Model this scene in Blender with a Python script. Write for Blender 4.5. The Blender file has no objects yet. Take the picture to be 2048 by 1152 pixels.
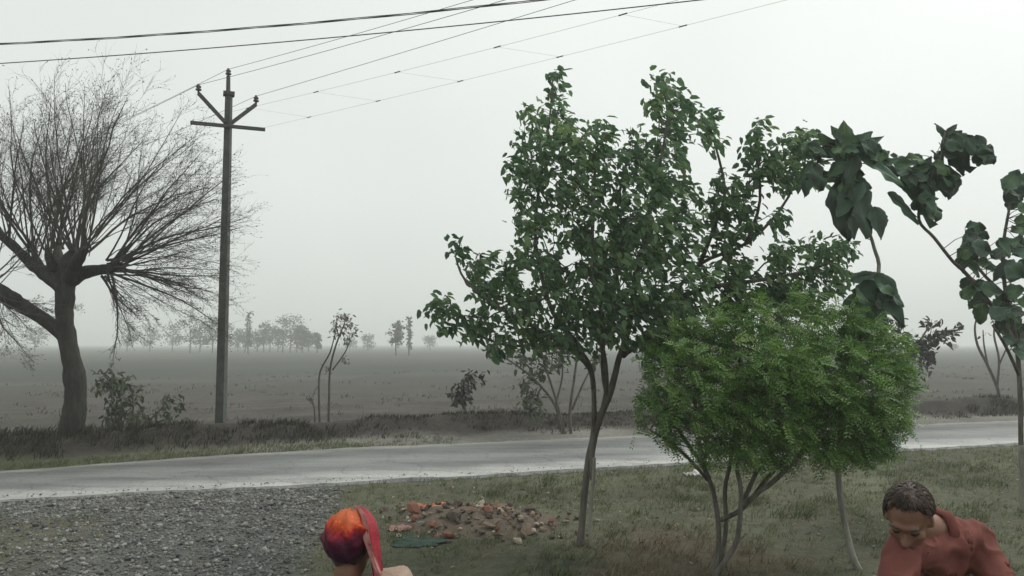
import bpy, bmesh, math, random
import numpy as np
from mathutils import Vector, Matrix, noise as mnoise

random.seed(7)
rng = np.random.default_rng(7)
R = math.radians
SC = bpy.context.scene
COL = SC.collection

# ------------------------------------------------------------------ camera
F = 1607.0            # focal length in photo pixels (2048 wide)
HCAM = 1.87
HORIZON = 688.0
PITCH = math.atan((HORIZON - 576) / F)
cam_d = bpy.data.cameras.new('camera')
cam_d.sensor_width = 36.0
cam_d.lens = 36.0 * F / 2048.0
cam_d.clip_start = 0.05
cam_d.clip_end = 6000
cam = bpy.data.objects.new('camera', cam_d)
cam.location = (0, 0, HCAM)
cam.rotation_euler = (math.pi / 2 + PITCH, 0, 0)
COL.objects.link(cam)
SC.camera = cam

# ------------------------------------------------------------------ world, sun, exposure
SUN_EL, SUN_AZ = R(52), R(60)      # azimuth clockwise from +Y (towards +X)
w = bpy.data.worlds.new('World')
SC.world = w
w.use_nodes = True
nt = w.node_tree
nt.nodes.clear()
sky = nt.nodes.new('ShaderNodeTexSky')
sky.sky_type = 'NISHITA'
sky.sun_disc = False
sky.sun_elevation = SUN_EL
sky.sun_rotation = SUN_AZ
sky.dust_density = 7.0
sky.air_density = 1.0
hsv = nt.nodes.new('ShaderNodeHueSaturation')
hsv.inputs['Saturation'].default_value = 0.05
mixw = nt.nodes.new('ShaderNodeMixRGB')
mixw.inputs['Fac'].default_value = 0.68
mixw.inputs['Color2'].default_value = (7.0, 7.42, 7.05, 1)   # even overcast layer
tcw = nt.nodes.new('ShaderNodeTexCoord')
nzw = nt.nodes.new('ShaderNodeTexNoise')
nzw.inputs['Scale'].default_value = 1.6
nzw.inputs['Detail'].default_value = 4
mpw = nt.nodes.new('ShaderNodeMapRange')
mpw.inputs['From Min'].default_value = 0.3
mpw.inputs['From Max'].default_value = 0.7
mpw.inputs['To Min'].default_value = 0.93
mpw.inputs['To Max'].default_value = 1.06
mulw = nt.nodes.new('ShaderNodeMixRGB')
mulw.blend_type = 'MULTIPLY'
mulw.inputs['Fac'].default_value = 1.0
bg = nt.nodes.new('ShaderNodeBackground')
bg.inputs['Strength'].default_value = 0.136
wo = nt.nodes.new('ShaderNodeOutputWorld')
L = nt.links.new
L(sky.outputs['Color'], hsv.inputs['Color'])
L(hsv.outputs['Color'], mixw.inputs['Color1'])
L(tcw.outputs['Generated'], nzw.inputs['Vector'])
L(nzw.outputs['Fac'], mpw.inputs['Value'])
L(mixw.outputs['Color'], mulw.inputs['Color1'])
L(mpw.outputs['Result'], mulw.inputs['Color2'])
L(mulw.outputs['Color'], bg.inputs['Color'])
L(bg.outputs['Background'], wo.inputs['Surface'])

sd = bpy.data.lights.new('sun', 'SUN')
sd.energy = 1.3
sd.angle = R(25)
sd.color = (1.0, 0.97, 0.92)
so = bpy.data.objects.new('sun', sd)
dirs = Vector((math.sin(SUN_AZ) * math.cos(SUN_EL), math.cos(SUN_AZ) * math.cos(SUN_EL), math.sin(SUN_EL)))
so.rotation_euler = dirs.to_track_quat('Z', 'Y').to_euler()
so.location = dirs * 50
COL.objects.link(so)

vs = SC.view_settings
vs.view_transform = 'Standard'
vs.look = 'None'
vs.exposure = 0.0
vs.gamma = 1.0
vs.use_curve_mapping = False
SC.cycles.volume_bounces = 2
SC.cycles.max_bounces = 8
SC.cycles.use_denoising = True

# ------------------------------------------------------------------ helpers
_fwd = Vector((0, math.cos(PITCH), math.sin(PITCH)))
_up = Vector((0, -math.sin(PITCH), math.cos(PITCH)))


def ray(px, py):
    return Vector(((px - 1024) / F, 0, 0)) + _up * ((576 - py) / F) + _fwd


def G(px, py, z=0.0):
    d = ray(px, py)
    t = (z - HCAM) / d.z
    return Vector((0, 0, HCAM)) + d * t


def A(px, py, Y):
    d = ray(px, py)
    return Vector((0, 0, HCAM)) + d * (Y / d.y)


def tag(o, label=None, cat=None, group=None, kind=None):
    if label: o['label'] = label
    if cat: o['category'] = cat
    if group: o['group'] = group
    if kind: o['kind'] = kind
    return o


def empty(name, loc, label=None, cat=None, group=None):
    o = bpy.data.objects.new(name, None)
    o.empty_display_size = 0.2
    o.location = loc
    COL.objects.link(o)
    tag(o, label, cat, group)
    return o


def add_obj(name, me, mat=None, parent=None):
    o = bpy.data.objects.new(name, me)
    COL.objects.link(o)
    if mat is not None:
        me.materials.clear()
        me.materials.append(mat)
    if parent is not None:
        o.parent = parent
        # meshes are made in world coordinates: undo the parent's translation
        o.matrix_parent_inverse = Matrix.Translation(-parent.location)
    return o


class MB:
    """collects geometry (world coordinates) with a per-vertex tint"""
    def __init__(s):
        s.V = []; s.Fc = []; s.T = []

    def vert(s, p, t=0.5):
        s.V.append((p[0], p[1], p[2])); s.T.append(t)
        return len(s.V) - 1

    def tube(s, pts, rad, sides=5, tint=0.5, cap=True):
        n = len(pts)
        pts = [Vector(p) for p in pts]
        rings = []
        ref = Vector((0.31, 0.87, 0.38)).normalized()
        for i, p in enumerate(pts):
            d = (pts[min(i + 1, n - 1)] - pts[max(i - 1, 0)])
            if d.length < 1e-9: d = Vector((0, 0, 1))
            d.normalize()
            u = d.cross(ref)
            if u.length < 1e-4: u = d.cross(Vector((1, 0, 0)))
            u.normalize()
            v = d.cross(u)
            r = rad[i] if hasattr(rad, '__len__') else rad
            ring = []
            for k in range(sides):
                a = 2 * math.pi * k / sides
                ring.append(s.vert(p + (u * math.cos(a) + v * math.sin(a)) * r, tint))
            rings.append(ring)
        for i in range(n - 1):
            a, b = rings[i], rings[i + 1]
            for k in range(sides):
                k2 = (k + 1) % sides
                s.Fc.append((a[k], a[k2], b[k2], b[k]))
        if cap:
            s.Fc.append(tuple(reversed(rings[0])))
            s.Fc.append(tuple(rings[-1]))

    def leaf(s, p, d, nrm, ln, wd, tint=0.5, fold=0.25, curl=0.15):
        """eight-triangle folded leaf: p base, d direction, nrm face normal"""
        d = d.normalized()
        side = d.cross(nrm)
        if side.length < 1e-5: side = d.cross(Vector((1, 0.2, 0)))
        side.normalize()
        nn = side.cross(d)
        P = []
        b = s.vert(p, tint)
        m1 = s.vert(p + d * ln * 0.33 - nn * ln * curl * 0.1, tint)
        m2 = s.vert(p + d * ln * 0.7 - nn * ln * curl * 0.5, tint)
        t = s.vert(p + d * ln - nn * ln * curl, tint)
        l1 = s.vert(p + d * ln * 0.25 + side * wd * 0.45 + nn * wd * fold * .8, tint)
        l2 = s.vert(p + d * ln * 0.68 + side * wd * 0.42 + nn * (wd * fold * .8 - ln * curl * .45), tint)
        r1 = s.vert(p + d * ln * 0.25 - side * wd * 0.45 + nn * wd * fold * .8, tint)
        r2 = s.vert(p + d * ln * 0.68 - side * wd * 0.42 + nn * (wd * fold * .8 - ln * curl * .45), tint)
        s.Fc += [(b, m1, l1), (l1, m1, m2, l2), (l2, m2, t), (b, r1, m1), (m1, r1, r2, m2), (m2, r2, t)]

    def leaflet(s, p, d, side, ln, wd, tint):
        a = s.vert(p, tint); b = s.vert(p + d * ln * .5 + side * wd * .5, tint)
        c = s.vert(p + d * ln, tint); e = s.vert(p + d * ln * .5 - side * wd * .5, tint)
        s.Fc.append((a, b, c, e))

    def box(s, c, ax, ay, az, tint=0.5):
        c = Vector(c)
        idx = []
        for sz in (-1, 1):
            for sx, sy in ((-1, -1), (1, -1), (1, 1), (-1, 1)):
                idx.append(s.vert(c + ax * sx + ay * sy + az * sz, tint))
        i = idx
        s.Fc += [(i[3], i[2], i[1], i[0]), (i[4], i[5], i[6], i[7]), (i[0], i[1], i[5], i[4]),
                 (i[1], i[2], i[6], i[5]), (i[2], i[3], i[7], i[6]), (i[3], i[0], i[4], i[7])]

    def build(s, name, mat, parent=None, smooth=False):
        me = bpy.data.meshes.new(name)
        me.from_pydata(s.V, [], s.Fc)
        at = me.attributes.new('tint', 'FLOAT', 'POINT')
        at.data.foreach_set('value', np.asarray(s.T, dtype=np.float32))
        if smooth:
            me.polygons.foreach_set('use_smooth', [True] * len(me.polygons))
        me.update()
        return add_obj(name, me, mat, parent)


def new_mat(name):
    m = bpy.data.materials.new(name)
    m.use_nodes = True
    n = m.node_tree
    n.nodes.clear()
    out = n.nodes.new('ShaderNodeOutputMaterial')
    bs = n.nodes.new('ShaderNodeBsdfPrincipled')
    n.links.new(bs.outputs['BSDF'], out.inputs['Surface'])
    return m, n, bs, out


def ramp_node(n, stops):
    r = n.nodes.new('ShaderNodeValToRGB')
    e = r.color_ramp.elements
    while len(e) < len(stops): e.new(0.5)
    for i, (p, c) in enumerate(stops):
        e[i].position = p
        e[i].color = (c[0], c[1], c[2], 1)
    return r


def leaf_mat(name, stops, trans=0.3, rough=0.5, spec=0.35):
    m, n, bs, out = new_mat(name)
    a = n.nodes.new('ShaderNodeAttribute'); a.attribute_name = 'tint'
    r = ramp_node(n, stops)
    n.links.new(a.outputs['Fac'], r.inputs['Fac'])
    n.links.new(r.outputs['Color'], bs.inputs['Base Color'])
    bs.inputs['Roughness'].default_value = rough
    bs.inputs['Specular IOR Level'].default_value = spec
    tr = n.nodes.new('ShaderNodeBsdfTranslucent')
    hs = n.nodes.new('ShaderNodeHueSaturation')
    hs.inputs['Saturation'].default_value = 1.15
    hs.inputs['Value'].default_value = 1.3
    n.links.new(r.outputs['Color'], hs.inputs['Color'])
    n.links.new(hs.outputs['Color'], tr.inputs['Color'])
    mx = n.nodes.new('ShaderNodeMixShader')
    mx.inputs['Fac'].default_value = trans
    n.links.new(bs.outputs['BSDF'], mx.inputs[1])
    n.links.new(tr.outputs['BSDF'], mx.inputs[2])
    n.links.new(mx.outputs['Shader'], out.inputs['Surface'])
    return m


def rough_mat(name, c1, c2, scale=8.0, rough=0.85, bump=0.4, bscale=None, detail=6, stretch=None, spec=0.3, tint=0.0, metallic=0.0):
    """two-colour noise material with bump; optional variation by the tint attribute"""
    m, n, bs, out = new_mat(name)
    tc = n.nodes.new('ShaderNodeTexCoord')
    mp = n.nodes.new('ShaderNodeMapping')
    if stretch: mp.inputs['Scale'].default_value = stretch
    n.links.new(tc.outputs['Object'], mp.inputs['Vector'])
    nz = n.nodes.new('ShaderNodeTexNoise')
    nz.inputs['Scale'].default_value = scale
    nz.inputs['Detail'].default_value = detail
    nz.inputs['Roughness'].default_value = 0.65
    n.links.new(mp.outputs['Vector'], nz.inputs['Vector'])
    r = ramp_node(n, [(0.33, c1), (0.67, c2)])
    n.links.new(nz.outputs['Fac'], r.inputs['Fac'])
    col = r.outputs['Color']
    if tint > 0:
        a = n.nodes.new('ShaderNodeAttribute'); a.attribute_name = 'tint'
        mr = n.nodes.new('ShaderNodeMapRange')
        mr.inputs['To Min'].default_value = 1 - tint
        mr.inputs['To Max'].default_value = 1 + tint
        n.links.new(a.outputs['Fac'], mr.inputs['Value'])
        mu = n.nodes.new('ShaderNodeMixRGB'); mu.blend_type = 'MULTIPLY'; mu.inputs['Fac'].default_value = 1
        n.links.new(col, mu.inputs['Color1']); n.links.new(mr.outputs['Result'], mu.inputs['Color2'])
        col = mu.outputs['Color']
    n.links.new(col, bs.inputs['Base Color'])
    bs.inputs['Roughness'].default_value = rough
    bs.inputs['Specular IOR Level'].default_value = spec
    bs.inputs['Metallic'].default_value = metallic
    if bump > 0:
        nb = n.nodes.new('ShaderNodeTexNoise')
        nb.inputs['Scale'].default_value = bscale or scale * 3
        nb.inputs['Detail'].default_value = 5
        n.links.new(mp.outputs['Vector'], nb.inputs['Vector'])
        bp = n.nodes.new('ShaderNodeBump')
        bp.inputs['Strength'].default_value = bump
        bp.inputs['Distance'].default_value = 0.02
        n.links.new(nb.outputs['Fac'], bp.inputs['Height'])
        n.links.new(bp.outputs['Normal'], bs.inputs['Normal'])
    return m


M = {}
M['bark_dark'] = rough_mat('bark_dark', (0.022, 0.021, 0.018), (0.055, 0.052, 0.045), 14, 0.9, 0.9, 30, stretch=(1, 1, 0.25))
M['bark'] = rough_mat('bark', (0.06, 0.055, 0.046), (0.17, 0.158, 0.135), 16, 0.9, 0.7, 40, stretch=(1, 1, 0.25))
M['bark_pale'] = rough_mat('bark_pale', (0.16, 0.155, 0.13), (0.33, 0.32, 0.27), 12, 0.85, 0.5, 40, stretch=(1, 1, 0.3))
M['twig'] = rough_mat('twig', (0.055, 0.052, 0.045), (0.1, 0.094, 0.08), 10, 0.9, 0)
M['twig_far'] = rough_mat('twig_far', (0.07, 0.06, 0.055), (0.11, 0.1, 0.09), 10, 0.9, 0)
M['leaf_main'] = leaf_mat('leaf_main', [(0.0, (0.056, 0.1, 0.058)), (0.5, (0.094, 0.168, 0.086)), (0.85, (0.145, 0.23, 0.105)), (1.0, (0.2, 0.27, 0.125))], 0.28)
M['leaf_shrub'] = leaf_mat('leaf_shrub', [(0.0, (0.058, 0.125, 0.034)), (0.45, (0.12, 0.225, 0.06)), (0.85, (0.21, 0.33, 0.1)), (1.0, (0.36, 0.42, 0.21))], 0.3, 0.5)
M['leaf_big'] = leaf_mat('leaf_big', [(0.0, (0.085, 0.105, 0.09)), (0.4, (0.09, 0.155, 0.105)), (0.8, (0.125, 0.2, 0.1)), (1.0, (0.2, 0.26, 0.14))], 0.04, 0.7, 0.2)
M['leaf_dull'] = leaf_mat('leaf_dull', [(0.0, (0.035, 0.042, 0.03)), (0.5, (0.055, 0.068, 0.042)), (1.0, (0.1, 0.12, 0.06))], 0.25)
M['leaf_pale'] = leaf_mat('leaf_pale', [(0.0, (0.07, 0.075, 0.062)), (1.0, (0.13, 0.14, 0.11))], 0.25)
M['leaf_dark'] = leaf_mat('leaf_dark', [(0.0, (0.02, 0.022, 0.018)), (0.5, (0.034, 0.036, 0.03)), (1.0, (0.055, 0.058, 0.045))], 0.15)
M['leaf_far'] = leaf_mat('leaf_far', [(0.0, (0.035, 0.04, 0.032)), (1.0, (0.07, 0.08, 0.055))], 0.2)
M['grass'] = leaf_mat('grass', [(0.0, (0.07, 0.085, 0.045)), (0.4, (0.11, 0.13, 0.07)), (0.75, (0.16, 0.17, 0.1)), (1.0, (0.26, 0.245, 0.16))], 0.35, 0.7, 0.2)
M['straw'] = leaf_mat('straw', [(0.0, (0.08, 0.06, 0.037)), (0.5, (0.15, 0.122, 0.078)), (1.0, (0.26, 0.22, 0.145))], 0.15, 0.8, 0.2)
M['litter'] = leaf_mat('litter', [(0.0, (0.05, 0.04, 0.028)), (0.5, (0.15, 0.125, 0.09)), (1.0, (0.36, 0.33, 0.26))], 0.1, 0.8, 0.2)
M['stub'] = leaf_mat('stub', [(0.0, (0.05, 0.05, 0.04)), (1.0, (0.12, 0.115, 0.09))], 0.15, 0.8, 0.2)
M['weed'] = leaf_mat('weed', [(0.0, (0.022, 0.022, 0.017)), (0.6, (0.042, 0.042, 0.03)), (1.0, (0.085, 0.08, 0.05))], 0.15, 0.8, 0.2)
M['stone'] = rough_mat('stone', (0.075, 0.077, 0.072), (0.22, 0.22, 0.205), 5, 0.85, 0.3, 60, tint=0.55)
M['stone_a'] = rough_mat('stone_a', (0.09, 0.09, 0.084), (0.17, 0.17, 0.16), 20, 0.8, 0.3, 60)
M['stone_b'] = rough_mat('stone_b', (0.19, 0.19, 0.175), (0.36, 0.36, 0.33), 20, 0.75, 0.3, 60)
M['stone_c'] = rough_mat('stone_c', (0.05, 0.055, 0.058), (0.11, 0.115, 0.12), 20, 0.8, 0.3, 60)
M['rub_a'] = rough_mat('rub_a', (0.13, 0.095, 0.065), (0.25, 0.195, 0.14), 18, 0.9, 0.4, 60)
M['rub_b'] = rough_mat('rub_b', (0.3, 0.25, 0.19), (0.5, 0.43, 0.34), 18, 0.9, 0.4, 60)
M['rub_c'] = rough_mat('rub_c', (0.16, 0.07, 0.045), (0.26, 0.12, 0.08), 18, 0.9, 0.4, 60)
M['rub_d'] = rough_mat('rub_d', (0.07, 0.055, 0.045), (0.13, 0.105, 0.085), 18, 0.9, 0.4, 60)
M['concrete'] = rough_mat('concrete', (0.05, 0.055, 0.049), (0.1, 0.105, 0.094), 6, 0.85, 0.3, 50)
M['steel'] = rough_mat('steel', (0.05, 0.05, 0.048), (0.09, 0.088, 0.082), 20, 0.6, 0.1, metallic=0.3)
M['porcelain'] = rough_mat('porcelain', (0.028, 0.02, 0.016), (0.045, 0.032, 0.025), 10, 0.25, 0, spec=0.5)
M['wire'] = rough_mat('wire', (0.1, 0.1, 0.1), (0.14, 0.14, 0.14), 5, 0.5, 0)
M['wire_dark'] = rough_mat('wire_dark', (0.045, 0.047, 0.05), (0.07, 0.07, 0.075), 5, 0.6, 0)

# ------------------------------------------------------------------ the road line and the ground
NEAR = [(-500, 1030), (0, 1000), (350, 981), (700, 964), (1030, 946), (1350, 926), (1800, 899), (2048, 885), (2500, 861)]
FAR = [(-500, 980), (0, 943), (350, 917), (700, 896), (1030, 882), (1350, 868), (1800, 850), (2048, 841), (2500, 826)]
nearP = [G(*p) for p in NEAR]
farP = [G(*p) for p in FAR]
# extend straight at both ends
def extend(P):
    a = P[0] + (P[0] - P[1]).normalized() * 60
    b = P[-1] + (P[-1] - P[-2]).normalized() * 120
    return [a] + P + [b]
nearP, farP = extend(nearP), extend(farP)
NX = np.array([p.x for p in nearP]); NY = np.array([p.y for p in nearP])
FX = np.array([p.x for p in farP]); FY = np.array([p.y for p in farP])


def near_y(x): return np.interp(x, NX, NY)
def far_y(x): return np.interp(x, FX, FY)


def vnoise(x, y, s, seed=0.0):
    return mnoise.noise(Vector((x * s + seed, y * s - seed * 1.7, seed * .37)))


def fbm(x, y, s, seed=0.0):
    return vnoise(x, y, s, seed) * .6 + vnoise(x, y, s * 2.3, seed + 3) * .3 + vnoise(x, y, s * 5.1, seed + 7) * .15


BUND_OFF = 2.1


def ground_z(x, y):
    ny, fy = float(near_y(x)), float(far_y(x))
    if y < ny:
        d = ny - y
        k = min(1, max(0, (d - 0.1) / 0.6))
        z = -0.022 + k * (0.017 + 0.045 * fbm(x, y, 0.9, 2))
        if d < .06: z = -.05
        # gravel is heaped a little
        gx = x + 3.6; gy = y - 8.3
        z += k * 0.10 * math.exp(-(gx * gx / 3.2 + gy * gy / 2.2))
        return z
    if y <= fy:
        return -0.05
    d = y - fy
    k = min(1, d / 0.5)
    z = -0.05 + 0.05 * k + 0.02 * k * fbm(x, y, 1.1, 5)
    b = (d - BUND_OFF - 0.35 * vnoise(x, 0, 0.22, 9)) / 0.55
    z += (0.34 + 0.16 * fbm(x, y, 0.5, 4)) * math.exp(-b * b)
    if d > 3.2: z += min(1, (d - 3.2)) * 0.05 * fbm(x, y, 0.35, 8) - 0.02
    for rd in (7.0, 10.5): z += .1 * math.exp(-((d - rd - .5 * vnoise(x, 0, .15, rd)) / .3) ** 2)
    return z


def lerp(a, b, t):
    t = max(0.0, min(1.0, t))
    return tuple(a[i] + (b[i] - a[i]) * t for i in range(3))


DRY = [(G(1330, 1090), 0.75), (G(1480, 1120), 0.6), (G(1290, 1150), 0.6)]


def gravel_amount(x, y):
    ny = float(near_y(x))
    d = ny - y
    if d < 0.02: return 0
    # right border of the gravel runs from the road down towards the camera
    bx = -2.0 + (8.0 - y) * 0.22 * -1 + 0.35 * fbm(x, y, 0.8, 1)
    bx = np.interp(y, [5, 6.4, 8.0, 9.5, 10.8], [-1.45, -1.45, -1.7, -2.0, -2.05]) + 0.3 * fbm(x, y, 0.9, 1)
    k = max(0, min(1, (bx - x) / 0.35))
    lft = 1 - 0.72 * max(0, min(1, (-3.3 - x + 0.6 * fbm(x, y, .6, 3)) / 1.4)) * max(0, min(1, (9.0 - y) / 0.9))
    return k * lft


def ground_col(x, y):
    ny, fy = float(near_y(x)), float(far_y(x))
    n1 = fbm(x, y, 0.7, 11); n2 = fbm(x, y, 2.6, 13)
    if y < ny:
        c = lerp((0.058, 0.062, 0.041), (0.118, 0.124, 0.08), 0.5 + n1 * 1.1)
        c = lerp(c, (0.12, 0.098, 0.07), max(0, n2) * 1.0)
        for p, r in DRY:
            q = math.hypot((x - p.x), (y - p.y) * 0.8) / r + 0.25 * n2
            c = lerp(c, (0.112, 0.092, 0.062), 1.1 - q)
        g = gravel_amount(x, y)
        c = lerp(c, lerp((0.075, 0.078, 0.074), (0.12, 0.122, 0.115), .5 + n2), g)
        if x < -3 and g < 0.7: c = lerp(c, (0.10, 0.092, 0.068), .5)
        c = lerp(c, (0.042, 0.043, 0.041), 1.1 - (ny - y) / (0.28 + .15 * n2))  # shadow line under the road's near edge, painted into the ground colour
        # teal-ish weeds by the rubble
        return c
    if y <= fy: return (0.1, 0.1, 0.1)
    d = y - fy
    sh = lerp((0.13, 0.125, 0.11), (0.2, 0.195, 0.175), .5 + n1)
    sh = lerp(sh, (0.085, 0.092, 0.055), (-x - 3.5) / 2.0 * (0.6 + n2))
    bund = lerp((0.036, 0.032, 0.029), (0.058, 0.052, 0.045), .5 + n2)
    field = lerp((0.062, 0.058, 0.053), (0.096, 0.089, 0.08), .5 + n1)
    row = 0.5 + 0.5 * math.sin(d * 4.1 + 0.6 * n1)
    field = lerp(field, (0.05, 0.046, 0.041), 0.4 * row)
    field = lerp(field, (0.06, 0.064, 0.05), max(0, fbm(x * .3, y, .22, 71)) * 1.2)
    if 34 < d < 38: field = lerp(field, (0.13, 0.13, 0.115), .6)
    far = lerp((0.055, 0.06, 0.052), (0.085, 0.09, 0.077), .5 + fbm(x, y, 0.05, 21))
    field = lerp(field, far, (d - 22) / 30)
    c = lerp(sh, bund, (d - 1.1 - .3 * n1) / 0.35)
    c = lerp(c, field, (d - BUND_OFF - 1.0 - .3 * n2) / 0.4)
    return c


def axis(lo, hi, step, out_lo, out_hi):
    a = list(np.arange(lo, hi + 1e-6, step))
    v, s = hi, step
    while v < out_hi:
        s *= 1.28; v += s; a.append(min(v, out_hi))
    v, s = lo, step
    b = []
    while v > out_lo:
        s *= 1.28; v -= s; b.append(max(v, out_lo))
    return list(reversed(b)) + a


xs = axis(-15, 19, 0.16, -1500, 1500)
ys = axis(5.0, 27, 0.13, -40, 1500)
nx, ny_ = len(xs), len(ys)
V = []; C = []
for y in ys:
    for x in xs:
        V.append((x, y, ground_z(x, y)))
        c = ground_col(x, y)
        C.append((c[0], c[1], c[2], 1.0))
Fq = [(j * nx + i, j * nx + i + 1, (j + 1) * nx + i + 1, (j + 1) * nx + i) for j in range(ny_ - 1) for i in range(nx - 1)]
me = bpy.data.meshes.new('ground')
me.from_pydata(V, [], Fq)
ca = me.color_attributes.new('soil', 'FLOAT_COLOR', 'POINT')
ca.data.foreach_set('color', np.asarray(C, dtype=np.float32).ravel())
me.polygons.foreach_set('use_smooth', [True] * len(me.polygons))
gm, n, bs, out = new_mat('ground_soil')
at = n.nodes.new('ShaderNodeAttribute'); at.attribute_name = 'soil'
tc = n.nodes.new('ShaderNodeTexCoord')
nz = n.nodes.new('ShaderNodeTexNoise'); nz.inputs['Scale'].default_value = 9; nz.inputs['Detail'].default_value = 8; nz.inputs['Roughness'].default_value = .75
n.links.new(tc.outputs['Object'], nz.inputs['Vector'])
mr = n.nodes.new('ShaderNodeMapRange'); mr.inputs['From Min'].default_value = .3; mr.inputs['From Max'].default_value = .7
mr.inputs['To Min'].default_value = .62; mr.inputs['To Max'].default_value = 1.4
n.links.new(nz.outputs['Fac'], mr.inputs['Value'])
mu = n.nodes.new('ShaderNodeMixRGB'); mu.blend_type = 'MULTIPLY'; mu.inputs['Fac'].default_value = 1
n.links.new(at.outputs['Color'], mu.inputs['Color1']); n.links.new(mr.outputs['Result'], mu.inputs['Color2'])
n.links.new(mu.outputs['Color'], bs.inputs['Base Color'])
bs.inputs['Roughness'].default_value = .95
bs.inputs['Specular IOR Level'].default_value = .15
nb = n.nodes.new('ShaderNodeTexNoise'); nb.inputs['Scale'].default_value = 28; nb.inputs['Detail'].default_value = 6
n.links.new(tc.outputs['Object'], nb.inputs['Vector'])
bp = n.nodes.new('ShaderNodeBump'); bp.inputs['Strength'].default_value = .7; bp.inputs['Distance'].default_value = .04
n.links.new(nb.outputs['Fac'], bp.inputs['Height']); n.links.new(bp.outputs['Normal'], bs.inputs['Normal'])
ground = add_obj('ground', me, gm)
tag(ground, 'olive brown earth verge and bare brown field stretching to the hazy horizon', 'ground', kind='structure')

# road strip
def road_mat():
    m, n, bs, out = new_mat('asphalt')
    uv = n.nodes.new('ShaderNodeAttribute'); uv.attribute_name = 'across'
    tc = n.nodes.new('ShaderNodeTexCoord')
    rp = ramp_node(n, [(0.0, (0.36, 0.365, 0.35)), (0.1, (0.3, 0.305, 0.295)), (0.26, (0.14, 0.145, 0.142)), (0.45, (0.16, 0.165, 0.16)),
                       (0.64, (0.085, 0.089, 0.086)), (0.82, (0.1, 0.103, 0.096)), (0.93, (0.2, 0.2, 0.185)), (1.0, (0.17, 0.165, 0.145))])
    nz = n.nodes.new('ShaderNodeTexNoise'); nz.inputs['Scale'].default_value = 0.55; nz.inputs['Detail'].default_value = 5
    n.links.new(tc.outputs['Object'], nz.inputs['Vector'])
    sh = n.nodes.new('ShaderNodeMath'); sh.operation = 'MULTIPLY_ADD'; sh.inputs[1].default_value = .3; sh.inputs[2].default_value = -.15
    n.links.new(nz.outputs['Fac'], sh.inputs[0])
    ad = n.nodes.new('ShaderNodeMath'); ad.operation = 'ADD'
    n.links.new(uv.outputs['Fac'], ad.inputs[0]); n.links.new(sh.outputs[0], ad.inputs[1])
    n.links.new(ad.outputs[0], rp.inputs['Fac'])
    n2 = n.nodes.new('ShaderNodeTexNoise'); n2.inputs['Scale'].default_value = 30; n2.inputs['Detail'].default_value = 6
    n.links.new(tc.outputs['Object'], n2.inputs['Vector'])
    mr = n.nodes.new('ShaderNodeMapRange'); mr.inputs['From Min'].default_value = .3; mr.inputs['From Max'].default_value = .7
    mr.inputs['To Min'].default_value = .78; mr.inputs['To Max'].default_value = 1.2
    n.links.new(n2.outputs['Fac'], mr.inputs['Value'])
    mu = n.nodes.new('ShaderNodeMixRGB'); mu.blend_type = 'MULTIPLY'; mu.inputs['Fac'].default_value = 1
    n.links.new(rp.outputs['Color'], mu.inputs['Color1']); n.links.new(mr.outputs['Result'], mu.inputs['Color2'])
    vc = n.nodes.new('ShaderNodeTexVoronoi'); vc.feature = 'DISTANCE_TO_EDGE'; vc.inputs['Scale'].default_value = 1.1
    wv = n.nodes.new('ShaderNodeTexNoise'); wv.inputs['Scale'].default_value = 2.5; wv.inputs['Detail'].default_value = 5
    n.links.new(tc.outputs['Object'], wv.inputs['Vector'])
    mv = n.nodes.new('ShaderNodeMixRGB'); mv.blend_type = 'ADD'; mv.inputs['Fac'].default_value = .6
    n.links.new(tc.outputs['Object'], mv.inputs['Color1']); n.links.new(wv.outputs['Color'], mv.inputs['Color2'])
    n.links.new(mv.outputs['Color'], vc.inputs['Vector'])
    ck = ramp_node(n, [(0.0, (.45, .45, .45)), (0.022, (1, 1, 1))])
    n.links.new(vc.outputs['Distance'], ck.inputs['Fac'])
    m2 = n.nodes.new('ShaderNodeMixRGB'); m2.blend_type = 'MULTIPLY'; m2.inputs['Fac'].default_value = .7
    n.links.new(mu.outputs['Color'], m2.inputs['Color1']); n.links.new(ck.outputs['Color'], m2.inputs['Color2'])
    mpt = n.nodes.new('ShaderNodeMapping'); mpt.inputs['Rotation'].default_value = (0, 0, -R(20)); mpt.inputs['Scale'].default_value = (.22, 1.5, 1)
    n.links.new(tc.outputs['Object'], mpt.inputs['Vector'])
    pn = n.nodes.new('ShaderNodeTexNoise'); pn.inputs['Scale'].default_value = 1.6; pn.inputs['Detail'].default_value = 7; pn.inputs['Roughness'].default_value = .7
    n.links.new(mpt.outputs['Vector'], pn.inputs['Vector'])
    pr = ramp_node(n, [(0.36, (.55, .55, .56)), (0.5, (1, 1, 1)), (0.66, (1.3, 1.27, 1.2))])
    n.links.new(pn.outputs['Fac'], pr.inputs['Fac'])
    m3 = n.nodes.new('ShaderNodeMixRGB'); m3.blend_type = 'MULTIPLY'; m3.inputs['Fac'].default_value = .85
    n.links.new(m2.outputs['Color'], m3.inputs['Color1']); n.links.new(pr.outputs['Color'], m3.inputs['Color2'])
    n.links.new(m3.outputs['Color'], bs.inputs['Base Color'])
    rr = n.nodes.new('ShaderNodeMapRange'); rr.inputs['To Min'].default_value = .42; rr.inputs['To Max'].default_value = .8
    n.links.new(nz.outputs['Fac'], rr.inputs['Value']); n.links.new(rr.outputs['Result'], bs.inputs['Roughness'])
    bs.inputs['Specular IOR Level'].default_value = .4
    bp = n.nodes.new('ShaderNodeBump'); bp.inputs['Strength'].default_value = .35; bp.inputs['Distance'].default_value = .01
    n3 = n.nodes.new('ShaderNodeTexNoise'); n3.inputs['Scale'].default_value = 70; n3.inputs['Detail'].default_value = 3
    n.links.new(tc.outputs['Object'], n3.inputs['Vector'])
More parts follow.
